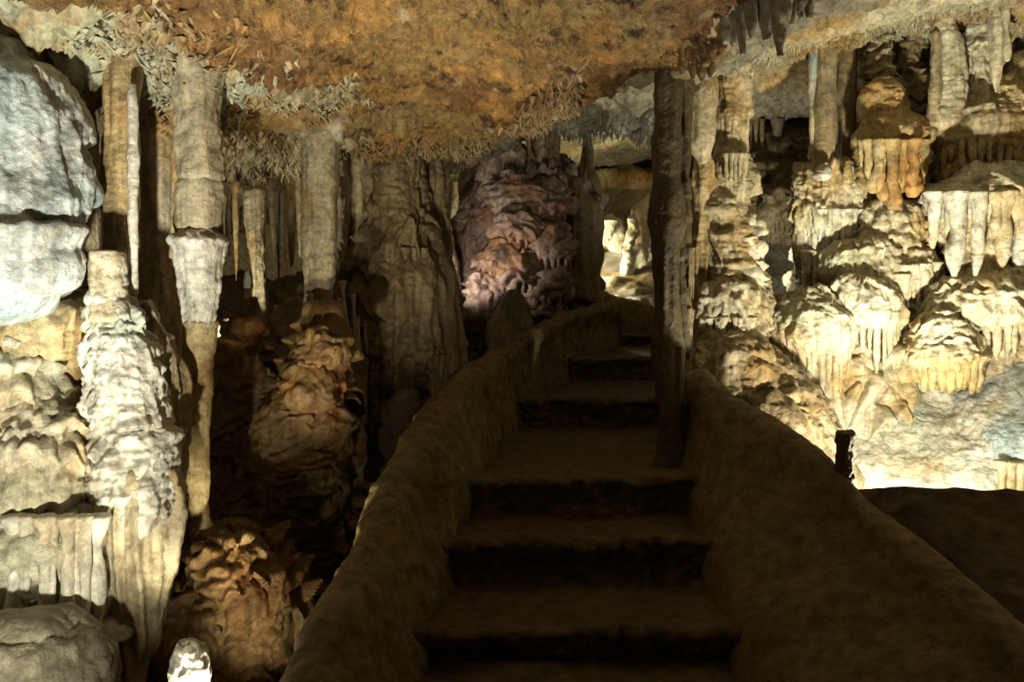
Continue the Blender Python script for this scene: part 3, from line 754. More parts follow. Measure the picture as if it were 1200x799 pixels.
column('dark_stalagmite', [(521, 228, 3.5), (522, 240, 6), (521, 265, 7.5), (524, 290, 9), (528, 330, 12), (530, 400, 16)], 6.6, M['umber'], None, SHAFT, step=.009, label='slim dark stalagmite at the right shoulder of the brown flowstone', cat='stalagmite')
column('lit_column', [(530, 215, 6), (531, 240, 5), (530, 270, 5.5), (531, 300, 4.5), (529, 330, 7), (530, 360, 9)], 10.5, M['white'], None, dict(lump=.03, lf=7, rip=.01, rf=30), step=.015, label='bright narrow column glowing far back in the gap beside the mauve one', cat='column')

# ================================================================= CENTRE
column('gap_column', [(553, 172, 13), (551, 200, 11), (549, 235, 11), (550, 270, 12), (546, 300, 14), (543, 330, 17), (546, 380, 20)], 7.7, M['umber'], None, SHAFT, step=.01, label='ragged brown column tucked beside the dark mauve flowstone', cat='column')
t = thing('mauve_flowstone', 'great dark mauve flowstone column at the bend of the steps', 'flowstone', at(622, 410, 7.2))
column('body', [(600, 192, 34), (608, 200, 46), (620, 212, 60), (624, 235, 68), (625, 270, 73), (625, 310, 75), (625, 350, 76), (620, 390, 76), (615, 430, 74)], 7.3, M['mauve'], t,
       dict(pop=.035, pf=9, pz=.8, lump=.06, lf=2.6, tier=.10, th=.24, tooth=.045, tlen=.16, flute=.04, ff=11, fz=.08, rip=.012, rf=24, grain=.006, gf=30), .8, step=.0085)
column('curtain', [(664, 206, 8), (670, 225, 21), (675, 250, 25), (676, 290, 25), (675, 340, 24), (672, 380, 24)], 7.0, M['umber'], t, dict(pop=.008, pf=16, lump=.03, lf=3, flute=.07, ff=9, fz=.05, tier=.04, th=.4, tooth=.07, tlen=.12), .9, step=.01)
column('rib_panel', [(572, 250, 18), (568, 280, 22), (565, 320, 22), (562, 360, 24), (572, 395, 22)], 7.05, M['mauve'], t, dict(pop=.008, pf=16, lump=.03, lf=4, flute=.05, ff=9, fz=.06, tier=.03, th=.2, tooth=.06, tlen=.1), .7, step=.01)
for cx, tp, lp, hw, d_, n in [(600, 205, 235, 34, 6.9, 0), (640, 215, 245, 26, 6.9, 7), (585, 285, 312, 32, 6.75, 8), (645, 268, 300, 28, 6.75, 7), (610, 300, 330, 30, 6.7, 8), (640, 320, 345, 30, 6.7, 6), (605, 250, 275, 30, 6.8, 6)]:
    terrace('tier', t, M['mauve'], cx, tp, lp, hw, d_ - .16, hw / F * d_ * .6, .6, lp + 22, dict(pop=.016, pf=15, lump=.05, lf=5, tier=.04, th=.08, tooth=.05, tlen=.05, rip=.008, rf=30), .011, n, (.018, .03), (.08, .18), .2)
column('crown', [(574, 158, 15), (577, 172, 14), (580, 188, 15), (580, 205, 20)], 7.1, M['mauve'], t, dict(pop=.008, pf=16, lump=.03, lf=5, flute=.03, ff=12, fz=.1), step=.01)
column('neck', [(592, 160, 15), (594, 180, 14), (600, 200, 24)], 7.4, M['umber'], t, CURTAIN, step=.011)
t = thing('roof_column', 'pair of short leaning columns joining mauve flowstone to the roof', 'column', at(640, 190, 7.1))
column('shaft', [(640, 112, 15), (637, 130, 13), (636, 150, 12), (640, 175, 15), (642, 195, 20)], 7.1, M['mauve'], t, dict(pop=.008, pf=16, lump=.03, lf=6, flute=.03, ff=12, fz=.1), step=.01)
column('shaft', [(652, 112, 7), (650, 140, 7), (648, 165, 8), (646, 185, 9)], 7.0, M['umber'], t, SHAFT, step=.01)
column('side_shaft', [(618, 160, 5), (620, 175, 5), (622, 190, 7)], 7.0, M['mauve'], t, SHAFT, step=.01)
column('stub_stalagmite', [(688, 160, 4), (689, 175, 5.5), (688, 195, 6), (692, 212, 10), (694, 240, 11), (694, 300, 12)], 7.6, M['umber'], None, SHAFT, step=.01, label='slender stub stalagmite rising behind the mauve flowstone shoulder', cat='stalagmite')
column('cone_rock', [(603, 345, 6), (603, 360, 16), (602, 385, 26), (600, 420, 32)], 6.15, M['umber'], None, dict(pop=.008, pf=16, lump=.04, lf=4, flute=.02, ff=8), step=.01, label='plain brown cone against the mauve flowstone foot behind the parapet', cat='rock')
column('crumbly_stalagmite', [(566, 322, 10), (570, 345, 24), (574, 375, 27), (570, 410, 20), (566, 440, 18)], 6.5, M['mauve'], None, dict(pop=.016, pf=15, lump=.05, lf=6, tier=.04, th=.08, tooth=.05, tlen=.05, rip=.01, rf=30), .9, step=.009, label='crumbly pinkish stalagmite at the mauve flowstone foot beside the parapet', cat='stalagmite')

# far chamber
sheet('rock_slope', [(690, 350, 8.8), (780, 350, 8.6), (690, 320, 9.8), (780, 310, 9.6), (700, 295, 11), (780, 270, 11), (740, 285, 11)], 640, 840, 275, 372, 110, 80, M['umber'], dict(lump=.12, lf=2, grain=.01, gf=10, rip=.01, rf=12),
      label='bare brown slope beyond the kerb in the far chamber', cat='rock')
t = thing('draped_shelf', 'slanting brown shelf with dazzling white draperies in the far chamber', 'flowstone', at(740, 300, 10.4))
sheet('shelf', [(695, 268, 10.4), (720, 250, 10.2), (775, 222, 10.0), (775, 250, 9.7), (730, 270, 10.0), (700, 275, 10.1), (775, 235, 9.8)], 694, 800, 222, 275, 80, 50, M['umber'], dict(lump=.05, lf=3), t)
drips(t, M['white'], [(700, 262, 9.75), (716, 262, 9.65)], 6, (.04, .06), (.12, .3), .3)
drips(t, M['white'], [(755, 258, 9.6), (780, 252, 9.6)], 5, (.04, .06), (.35, .55), .3)
column('apron', [(712, 252, 8), (712, 262, 16), (716, 272, 17), (722, 290, 8)], 9.9, M['white'], t, dict(pop=.008, pf=16, lump=.06, lf=4, flute=.04, ff=8, fz=.1), .5, step=.014)
column('white_stalagmite', [(741, 244, 2), (741, 256, 4), (742, 272, 6), (737, 290, 5), (736, 306, 6), (735, 318, 7)], 9.5, M['white'], None, dict(lump=.04, lf=7, rip=.02, rf=20), step=.012, label='knobbly white stalagmite shining in front of the draped shelf', cat='stalagmite')
t = thing('rear_ledge', 'overhanging orange brown rock ledge low in the far chamber', 'rock', at(740, 240, 11))
column('ledge', [(735, 206, 56), (735, 212, 78), (735, 222, 84), (735, 232, 70), (735, 250, 60)], 13.3, M['ochre'], t, dict(pop=.06, pf=4, lump=.12, lf=1.6, tier=.08, th=.3, tooth=.1, tlen=.1, flute=.03, ff=5), .6, step=.022, cap=(.12, .3))
drips(t, M['umber'], lip_path(735, 226, 80, 13.3, .66, -50, 50), 10, (.03, .05), (.12, .4), .1)
column('thin_stalagmite', [(708, 205, 2.5), (709, 225, 4), (709, 262, 5), (709, 290, 6)], 10.9, M['ochre'], None, SHAFT, step=.015, label='thin ochre post stalagmite left of the dark hollow, far chamber', cat='stalagmite')

# ================================================================= RIGHT, BESIDE THE STEPS
t = thing('slender_column', 'slender dark column standing beside the steps, floor to roof', 'column', at(790, 545, 3.84))
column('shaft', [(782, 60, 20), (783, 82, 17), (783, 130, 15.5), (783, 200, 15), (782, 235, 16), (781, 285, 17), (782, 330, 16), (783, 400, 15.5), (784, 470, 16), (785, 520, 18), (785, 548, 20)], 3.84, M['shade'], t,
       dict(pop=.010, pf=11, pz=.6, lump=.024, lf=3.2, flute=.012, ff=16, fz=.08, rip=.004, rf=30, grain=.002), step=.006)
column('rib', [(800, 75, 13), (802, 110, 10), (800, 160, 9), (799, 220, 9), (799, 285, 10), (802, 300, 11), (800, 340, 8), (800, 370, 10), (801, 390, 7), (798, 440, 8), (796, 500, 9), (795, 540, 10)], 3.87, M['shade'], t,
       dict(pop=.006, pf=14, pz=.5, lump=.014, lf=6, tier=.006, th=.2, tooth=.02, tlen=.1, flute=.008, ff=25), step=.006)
drips(t, M['umber'], [(806, 298, 3.83), (813, 298, 3.85)], 3, (.008, .013), (.14, .22), .2)
drips(t, M['umber'], [(806, 368, 3.84), (811, 372, 3.86)], 2, (.008, .013), (.16, .25), .2)

t = thing('thick_column', 'thick tiered pale column right behind the slender dark one', 'column', at(855, 430, 4.5))
TC = dict(pop=.018, pf=14, lump=.03, lf=4, tier=.045, th=.32, tooth=.032, tlen=.16, flute=.016, ff=17, fz=.06, rip=.009, rf=38, grain=.002)
column('shaft', [(862, 50, 26), (858, 90, 19), (856, 130, 19), (854, 165, 20), (853, 195, 24), (850, 225, 30), (848, 262, 33), (848, 300, 32), (850, 335, 38), (853, 372, 42), (854, 410, 44), (856, 445, 48)], 4.6, M['tan'], t, TC, step=.006)
column('side_lobe', [(826, 75, 12), (824, 105, 16), (822, 135, 16), (822, 165, 13), (824, 190, 6)], 4.45, M['tan'], t, SHAFT, step=.007)
column('left_ridge', [(826, 185, 8), (824, 215, 12), (822, 260, 12), (822, 310, 10), (824, 360, 13), (826, 420, 15)], 4.5, M['ochre'], t, dict(lump=.02, lf=5, pop=.01, pf=14, flute=.02, ff=20, fz=.06), step=.007)
drips(t, M['tan'], lip_path(855, 190, 22, 4.55, .12, -40, 70), 6, (.012, .02), (.06, .2), .3)
drips(t, M['cream'], lip_path(853, 378, 41, 4.5, .2, -70, 70), 10, (.012, .022), (.08, .24), .1)
terrace('tier', t, M['cream'], 856, 322, 365, 38, 4.5, .17, .9, 430, dict(pop=.022, pf=16, lump=.03, lf=6, tier=.03, th=.14, tooth=.03, tlen=.09, flute=.014, ff=18, rip=.008, rf=40), .0065)
t2 = thing('stacked_stalagmite', 'small knobbly stalagmite clinging to the right flank of the thick column', 'stalagmite', at(882, 400, 4.55))
column('shaft', [(881, 255, 5), (881, 262, 8), (880, 280, 7), (881, 290, 11), (880, 308, 9), (882, 318, 13), (883, 340, 11), (884, 352, 14), (883, 385, 12), (882, 410, 13)], 4.5, M['cream'], t2, BUMPY, step=.006)

column('base_mound', [(850, 400, 24), (858, 412, 44), (872, 432, 58), (884, 460, 74), (895, 500, 88), (905, 560, 96)], 4.4, M['tan'], None, dict(lump=.05, lf=4, pop=.03, pf=12, rip=.008, rf=40, flute=.008, ff=12, grain=.003), .7, .15, step=.008,
       label='rounded ochre mound carrying the thick tiered column', cat='flowstone')
column('boulder', [(895, 455, 10), (892, 462, 28), (895, 475, 40), (900, 495, 45), (905, 530, 46)], 3.72, M['umber'], None, dict(lump=.05, lf=4, grain=.004), .6, step=.008, label='dark round boulder peeking over the sloping parapet', cat='rock')

# far right ledges
t = thing('rear_flowstone', 'dim brown stepped flowstone ledges in the gap behind the thick column', 'flowstone', at(915, 275, 7))
GREYT = dict(pop=.03, pf=9, lump=.05, lf=4, tier=.05, th=.14, tooth=.05, tlen=.08, flute=.015, ff=14, rip=.01, rf=26)
for cx, tp, lp, hw, d_ in [(915, 152, 192, 62, 7.2), (900, 185, 214, 52, 7.0), (925, 215, 256, 38, 6.7), (885, 205, 245, 42, 7.0), (948, 175, 205, 30, 7.0)]:
    terrace('tier', t, M['umber'], cx, tp, lp, hw, d_, hw / F * d_ * .7, .8, lp + 25, GREYT, .011, 14, (.02, .032), (.06, .16), .2, dmat=M['umber'])
plan = sheet('rock_outcrop', [(850, 260, 7.6), (960, 260, 7.6), (850, 400, 6.6), (960, 400, 6.6), (905, 330, 7.0)], 840, 985, 240, 430, 60, 80, M['grey'], dict(lump=.05, lf=2), label='smooth grey rock face seen in the slot right of the thick column', cat='rock')
for px, bt, hw, mt in [(886, 185, 2.2, M['ochre']), (893, 180, 2.2, M['ochre']), (911, 172, 5, M['tan']), (880, 178, 1.6, M['tan'])]:
    w = {886: 'orange straw', 893: 'second orange straw', 911: 'stubby tan', 880: 'thin pale straw'}[px]
    column('stalactite', [(px, 140, hw * 1.6), (px, 155, hw), (px, bt, hw * .5)], 6.9, mt, None, dict(lump=.006, lf=9), step=.01, cap=(.2, .5), label=f'{w} stalactite at the pale vault edge behind the thick column', cat='stalactite', group='stalactites on the pale vault edge', base='high')

# ================================================================= RIGHT MASS
fw = sheet('flowstone_wall', [(918, 200, 6.43), (918, 260, 6.33), (918, 330, 6.23), (918, 400, 5.73), (918, 480, 5.33), (945, 260, 5.28), (945, 330, 5.13), (960, 230, 5.43), (1000, 330, 5.08), (1080, 270, 5.08), (1000, 200, 5.73), (1080, 180, 5.33), (1200, 250, 4.98), (1260, 250, 4.93), (945, 440, 4.88), (1080, 430, 4.78),
                         (1200, 400, 4.73), (1300, 420, 4.63), (1100, 100, 5.53), (1250, 60, 5.33), (1180, 140, 5.28), (1300, 140, 5.13), (1020, 100, 5.93)], 930, 1330, 190, 560, 330, 300, M['cream'],
      dict(pop=.016, pf=15, lump=.06, lf=3.5, tier=.085, th=.17, tooth=.04, tlen=.10, flute=.015, ff=18, rip=.012, rf=36, grain=.003), fade=30, ragged=13, label='cream cascade face of scaly flowstone between the terraces right of the steps', cat='flowstone')
for pa, n_, r_, L_ in [([(940, 232, 5.0), (1000, 222, 4.95)], 8, (.013, .024), (.10, .26)), ([(1000, 262, 4.86), (1095, 255, 4.8)], 11, (.013, .024), (.08, .22)), ([(938, 300, 4.9), (985, 305, 4.85)], 7, (.013, .022), (.10, .28)),
                       ([(1085, 262, 4.74), (1092, 300, 4.7)], 3, (.014, .02), (.08, .16)), ([(1060, 318, 4.62), (1100, 314, 4.62)], 5, (.013, .022), (.08, .2)), ([(905, 352, 4.75), (940, 346, 4.7)], 5, (.013, .02), (.06, .14))]:
    drips(fw, M['cream'], pa, n_, r_, L_, .25, .4)
WT = dict(pop=.012, pf=17, lump=.024, lf=5, tier=.020, th=.12, tooth=.026, tlen=.10, flute=.020, ff=19, fz=.05, rip=.010, rf=45, grain=.002)

t = thing('flowstone_dome', 'glaring smooth flowstone apron sweeping down behind the parapet', 'flowstone', at(1080, 590, 4.1))
sheet('apron', [(880, 600, 4.25), (1000, 620, 4.2), (1200, 640, 4.0), (1330, 640, 3.9), (900, 500, 4.55), (960, 440, 4.75), (1000, 500, 4.45), (1080, 440, 4.6), (1080, 520, 4.3), (1180, 450, 4.45), (1180, 540, 4.05), (1320, 440, 4.3), (1330, 540, 3.95), (940, 560, 4.35), (1060, 410, 4.8), (1200, 415, 4.6)],
      880, 1340, 412, 660, 250, 180, M['white'], dict(lump=.07, lf=2.2, pop=.012, pf=12, rip=.006, rf=30, flute=.014, ff=7, fz=.4, grain=.003), t)
sheet('bluish_bulge', [(1130, 470, 4.4), (1180, 430, 4.4), (1240, 420, 4.3), (1340, 430, 4.2), (1150, 510, 4.22), (1180, 545, 4.0), (1240, 500, 4.05), (1340, 520, 3.9), (1240, 560, 3.9), (1110, 440, 4.7), (1130, 540, 4.3), (1100, 500, 4.5), (1112, 560, 4.5)],
      1110, 1340, 426, 562, 160, 110, M['bluish'], dict(lump=.03, lf=4, pop=.012, pf=16, rip=.005, rf=40, grain=.003), t)
drips(t, M['tan'], [(1168, 548, 3.98), (1250, 552, 3.9)], 8, (.018, .028), (.10, .2), .2)

t = thing('fringed_terrace', 'bright round terrace fringed with many drips, lowest near the thick column', 'flowstone', at(950, 470, 4.6))
terrace('shelf', t, M['cream'], 950, 345, 398, 50, 4.6, .2, .55, 470, WT, .006, 14, (.017, .027), (.18, .40), .3, arc=(-85, 75))
column('skirt', [(950, 395, 34), (950, 430, 34), (955, 460, 38), (960, 490, 40)], 4.6, M['cream'], t, dict(pop=.008, pf=16, lump=.02, lf=4, flute=.035, ff=14, fz=.05), .9, step=.007)

t = thing('leaf_terrace', 'uppermost scaly terrace draped below the twin columns', 'flowstone', at(975, 330, 4.9))
terrace('shelf', t, M['cream'], 975, 200, 262, 46, 5.0, .16, .8, 330, WT, .006, hw0=.7)
drips(t, M['white'], lip_path(975, 255, 46, 5.0, .2, -70, 80), 12, (.016, .025), (.14, .36), .2)
column('skirt', [(962, 250, 30), (960, 290, 30), (960, 330, 24), (958, 365, 20)], 5.0, M['cream'], t, dict(pop=.008, pf=16, lump=.02, lf=5, flute=.035, ff=14, fz=.05), .8, step=.007)
t = thing('scaly_terrace', 'wide scaly middle terrace between the carrot-drip terrace and leaf terrace', 'flowstone', at(1040, 330, 4.85))
terrace('shelf', t, M['cream'], 1045, 245, 292, 50, 4.9, .2, .6, 335, WT, .006, 9, (.015, .024), (.08, .18), .2, hw0=.68)
terrace('shelf', t, M['cream'], 1010, 290, 325, 48, 4.78, .18, .6, 365, WT, .006, 10, (.015, .022), (.08, .18), .2, hw0=.68)
terrace('shelf', t, M['cream'], 1070, 300, 330, 30, 4.75, .15, .6, 370, WT, .006, 6, (.015, .022), (.08, .16), .2, hw0=.68)
t = thing('strand_terrace', 'terrace with long open strands, just left of the round boss', 'flowstone', at(1020, 430, 4.6))
terrace('shelf', t, M['cream'], 1015, 332, 372, 42, 4.62, .16, .5, 432, WT, .006, 11, (.015, .022), (.16, .32), .2, hw0=.68)
drips(t, M['cream'], [(1046, 328, 4.62), (1064, 328, 4.6)], 4, (.012, .017), (.42, .50), .5, .1, 'long_strand')
column('foot', [(1050, 400, 14), (1055, 412, 20), (1058, 430, 20), (1060, 445, 14)], 4.6, M['cream'], t, LOBES, step=.007)
column('foot', [(1000, 418, 30), (1005, 432, 46), (1010, 450, 56), (1015, 480, 56)], 4.68, M['cream'], t, dict(lump=.05, lf=5, pop=.025, pf=12, rip=.006, rf=40), .7, step=.007)

t = thing('round_boss', 'jellyfish-like round boss with stubby drips over the smooth apron', 'flowstone', at(1108, 458, 4.35))
terrace('boss', t, M['cream'], 1108, 368, 422, 43, 4.42, .2, .6, 446, dict(pop=.016, pf=15, lump=.018, lf=7, tier=.016, th=.05, tooth=.03, tlen=.03, flute=.006, ff=22, rip=.008, rf=50), .0055, 12, (.022, .031), (.11, .18), .45, hw0=.3)

t = thing('side_terrace', 'terrace at the frame edge with curved drips beside the round boss', 'flowstone', at(1180, 430, 4.5))
terrace('shelf', t, M['cream'], 1165, 318, 372, 82, 4.55, .3, .6, 440, WT, .006, 16, (.018, .028), (.10, .26), .25)

t = thing('carrot_terrace', 'terrace with big carrot-shaped banded drips, upper right', 'flowstone', at(1155, 325, 4.6))
terrace('shelf', t, M['white'], 1160, 200, 240, 74, 4.65, .28, .72, 335, dict(pop=.016, pf=15, lump=.028, lf=6, tier=.02, th=.1, tooth=.04, tlen=.06, flute=.01, ff=18, rip=.008, rf=45), .006)
for px, L_, r_, d_ in [(1096, .30, .034, 4.5), (1112, .26, .022, 4.44), (1122, .44, .046, 4.38), (1147, .44, .038, 4.37), (1168, .24, .030, 4.38), (1176, .40, .046, 4.4), (1198, .42, .042, 4.4), (1215, .4, .036, 4.42), (1232, .4, .036, 4.5)]:
    o = put('carrot_drip', drip_mesh(at(px, 226, d_), L_, r_, (0, .02), .45, int(px)), M['white'], t)
    if r_ > .037:
        c = at(px, 226, d_)
        z = c[2] - L_ * .76
        put('drip_band', tube_mesh([[c[0], c[1] + .012, z + .006, r_ * .82, r_ * .82], [c[0], c[1] + .012, z, r_ * .9, r_ * .9], [c[0], c[1] + .012, z - .006, r_ * .82, r_ * .82]], 20, 6, None, (.05, .05)), M['ochre'], o)
t = thing('upper_terrace', 'narrow draped terrace below the jointed column, upper right', 'flowstone', at(1150, 215, 4.75))
terrace('shelf', t, M['tan'], 1150, 118, 158, 62, 4.85, .26, .8, 225, dict(pop=.016, pf=15, lump=.03, lf=6, tier=.022, th=.1, tooth=.04, tlen=.06, flute=.01, ff=18, rip=.01, rf=40), .006, 14, (.018, .030), (.16, .28), .35)
column('hump', [(1175, 100, 14), (1178, 115, 24), (1180, 140, 28), (1178, 165, 22)], 4.75, M['ochre'], t, BUMPY, step=.007)

t = thing('organ_cluster', 'golden domed cluster hung with bulbous organ-pipe drips', 'flowstone', at(1048, 240, 4.75))
terrace('dome', t, M['ochre'], 1034, 98, 132, 28, 4.85, .14, .85, 160, dict(pop=.02, pf=14, lump=.03, lf=5, rip=.006, rf=45), .006)
terrace('shelf', t, M['ochre'], 1046, 134, 168, 44, 4.8, .2, .85, 215, dict(pop=.022, pf=13, lump=.03, lf=5, tier=.010, th=.2, tooth=.03, tlen=.04, rip=.008, rf=45), .006)
for px, L_, r_, d_ in [(1010, .14, .02, 4.72), (1018, .22, .026, 4.66), (1030, .28, .034, 4.62), (1046, .33, .034, 4.6), (1058, .24, .024, 4.6), (1070, .26, .034, 4.62), (1083, .2, .026, 4.68)]:
    put('pipe_drip', drip_mesh(at(px, 165, d_), L_, r_, (0, 0), .5, int(px)), M['ochre'], t)
for px, py, hw in [(1024, 218, 10), (1048, 236, 10), (1070, 222, 12), (1036, 228, 8)]:
    column('bulb', [(px, py - 14, hw * .7), (px, py - 5, hw * .85), (px, py, hw * .9), (px, py + 5, hw * .6)], 4.66, M['ochre'], t, dict(pop=.01, pf=18, lump=.008, lf=9), step=.007, cap=(.6, .6))

t = thing('twin_column', 'taller tan column of the slim pair over the leaf terrace', 'column', at(962, 195, 4.95))
column('shaft', [(968, 42, 15), (968, 60, 11.5), (968, 110, 11), (967, 160, 12), (964, 190, 11), (962, 205, 13)], 4.95, M['tan'], t, dict(lump=.008, lf=6, rip=.009, rf=36, flute=.008, ff=20), step=.006)
column('pale_flank', [(956, 55, 6), (953, 90, 5), (954, 140, 6), (954, 185, 6)], 4.98, M['bluish'], t, dict(lump=.01, lf=8, rip=.007, rf=36), step=.006)
t = thing('twin_column', 'shorter shaded column of the slim pair over the leaf terrace', 'column', at(992, 195, 5.1))
column('shaft', [(992, 42, 14), (993, 60, 9), (992, 110, 9.5), (994, 160, 10), (992, 200, 12)], 5.1, M['umber'], t, dict(lump=.01, lf=6, rip=.009, rf=36, flute=.008, ff=20), step=.006)
column('pale_stub', [(968, 192, 4), (966, 198, 9), (964, 206, 11)], 4.82, M['white'], None, dict(lump=.008, lf=9, pop=.010, pf=24), step=.005, label='bright flat calcite knob at the foot of the slim column pair', cat='flowstone')
column('stump', [(993, 190, 3), (993, 198, 4.5), (994, 212, 6)], 4.8, M['ochre'], None, SHAFT, step=.006, label='thumb-sized orange stump beside the bright calcite knob', cat='stalagmite')
column('stub_column', [(1030, 28, 18), (1032, 45, 12), (1031, 75, 11), (1032, 110, 13)], 4.95, M['tan'], None, BUMPY, step=.007, label='short column on the golden dome reaching the roof', cat='column')
column('dark_column', [(1072, 25, 20), (1070, 50, 13), (1068, 75, 13), (1072, 92, 18), (1074, 110, 15), (1072, 150, 16)], 5.0, M['umber'], None, BUMPY, step=.007, label='dark knotty column behind the golden cluster', cat='column')
for i, px in enumerate((1046, 1052, 1058)):
    column('stalactite', [(px, 25, 4.5), (px, 50, 3.5), (px + .5, 78 + 5 * i, 1.2)], 5.15, M['umber'], None, SHAFT, step=.008, cap=(.2, .6), label=f'{["left","middle","right"][i]} one of three dark stalactites over the golden dome', cat='stalactite', group='dark stalactites over the golden dome', base='high')
t = thing('jointed_column', 'greenish pale column with a cracked joint under the bright roof', 'column', at(1112, 135, 4.7))
column('shaft', [(1106, 5, 22), (1104, 30, 15), (1110, 45, 17), (1114, 70, 17), (1115, 94, 17), (1115, 97, 15.5), (1114, 100, 16.5), (1112, 120, 17), (1108, 145, 20)], 4.75, M['cream'], t, dict(pop=.008, pf=16, lump=.014, lf=7, flute=.006, ff=18, rip=.01, rf=28), step=.006)
column('flank', [(1096, 40, 6), (1098, 80, 6), (1096, 120, 7), (1094, 145, 9)], 4.72, M['tan'], t, SHAFT, step=.006)
column('draped_column', [(1160, -5, 30), (1158, 15, 24), (1154, 50, 20), (1150, 80, 17), (1156, 110, 18), (1156, 130, 20)], 4.8, M['cream'], None, dict(pop=.016, pf=15, lump=.03, lf=6, tier=.02, th=.12, tooth=.03, tlen=.07, flute=.012, ff=18, rip=.008, rf=30), step=.007, label='ragged draped column right of the jointed one', cat='column')
column('stalactite', [(1180, -10, 7), (1180, 10, 4), (1180, 40, 3.5), (1180, 70, 2.2)], 4.5, M['cream'], None, SHAFT, step=.007, cap=(.2, .6), label='slim pale green stalactite nearest the upper corner', cat='stalactite', base='high')
column('stalactite', [(1168, 0, 9), (1168, 40, 7), (1168, 80, 5), (1168, 107, 2)], 4.6, M['cream'], None, SHAFT, step=.007, cap=(.2, .6), label='long pale stalactite overlapping the ragged draped column', cat='stalactite', base='high')
column('corner_boss', [(1200, 68, 18), (1206, 78, 28), (1212, 100, 34), (1214, 140, 30)], 4.8, M['tan'], None, SMOOTH, .8, step=.008, label='smooth squared-off boss at the edge below the slim green stalactite', cat='flowstone')

# post and slab behind the right parapet
column('post', [(991, 507, 10.5), (991, 512, 10.8), (990, 530, 10), (990, 560, 10.5), (990, 630, 12)], 3.1, M['dark'], None, dict(pop=.005, pf=30, lump=.004, lf=9, flute=.008, ff=25, grain=.004, gf=50), step=.005, cap=(.08, .2), label='dark rough stub post silhouetted against the bright apron', cat='post')
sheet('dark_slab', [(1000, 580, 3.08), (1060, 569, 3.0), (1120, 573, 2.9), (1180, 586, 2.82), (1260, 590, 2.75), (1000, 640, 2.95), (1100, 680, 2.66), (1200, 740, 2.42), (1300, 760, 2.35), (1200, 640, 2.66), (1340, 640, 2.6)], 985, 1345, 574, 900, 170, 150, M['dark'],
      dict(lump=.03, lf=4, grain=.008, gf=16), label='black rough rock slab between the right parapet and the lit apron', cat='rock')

# stalactites off the roof lip
t_i = 0
names = ['short stub', 'broad stub', 'longest tapering', 'narrow rear', 'thin']
for px, bt, hw, d_, lab in [(899, 46, 10, 3.0, 'blunt stalactite left of the longest one on the roof lip'), (914, 65, 11, 2.95, 'longest tapering grey stalactite on the roof lip'), (926, 28, 6, 3.05, 'narrow stalactite right of the longest one on the roof lip'),
                            (938, 22, 5, 3.1, 'small pointed stalactite two right of the longest one on the roof lip'), (948, 20, 5, 3.1, 'small pointed stalactite next to the stubby dark one on the roof lip'), (960, 10, 9, 3.1, 'stubby dark stalactite furthest right on the roof lip'),
                            (906, 20, 14, 3.05, 'thick root of stone between the two big lip stalactites')]:
    column('stalactite', [(px - 2, -35, hw * 1.5), (px, -5, hw * 1.1), (px, bt * .5, hw * .85), (px + .6, bt, hw * .38)], d_, M['grey'], None, dict(pop=.008, pf=16, lump=.010, lf=9, flute=.008, ff=22, fz=.1), step=.006, cap=(.3, .5), label=lab, cat='stalactite', group='grey stalactites on the roof lip', base='high')
k = 0
ords = ['first', 'second', 'third', 'fourth', 'fifth', 'sixth', 'seventh', 'eighth', 'ninth', 'tenth', 'eleventh', 'twelfth']
for row, (y_top, pts_) in enumerate([(50, [(792, 62), (800, 68), (809, 72), (818, 76), (826, 74), (834, 70), (842, 64)]), (38, [(815, 54), (826, 58), (837, 58), (848, 56), (858, 54)]), (72, [(800, 86), (811, 92), (822, 94), (832, 90)]), (28, [(850, 48), (860, 50), (870, 62), (880, 44)])]):
    for j, (px, bt) in enumerate(pts_):
        d_ = 3.62 - .002 * (px - 790) * 3 + .03 * row * (1 if row == 2 else -1)
        hw = RNG.uniform(4.2, 6)
        rn = ['middle row', 'upper row', 'bottom row', 'top row'][row]
        column('stub_stalactite', [(px - 1, y_top - 25, hw * 1.4), (px, y_top, hw * 1.1), (px, (y_top + bt) / 2, hw * 1.0), (px + .5, bt, hw * .55)], d_, M['brown'] if row != 3 else M['grey'], None, dict(lump=.010, lf=10, rip=.003, rf=40), step=.006, cap=(.3, .8),
               label=f'{ords[j]} stub from the left in the {rn} of the reddish stub cluster', cat='stalactite', group='reddish stub stalactites on the roof lip', base='high')
column('lip_root', [(830, 10, 50), (822, 35, 44), (815, 55, 34), (806, 72, 24), (800, 82, 12)], 3.75, M['umber'], None, BUMPY, .6, step=.008, label='craggy rock root carrying the reddish stub stalactites', cat='rock', base='high')

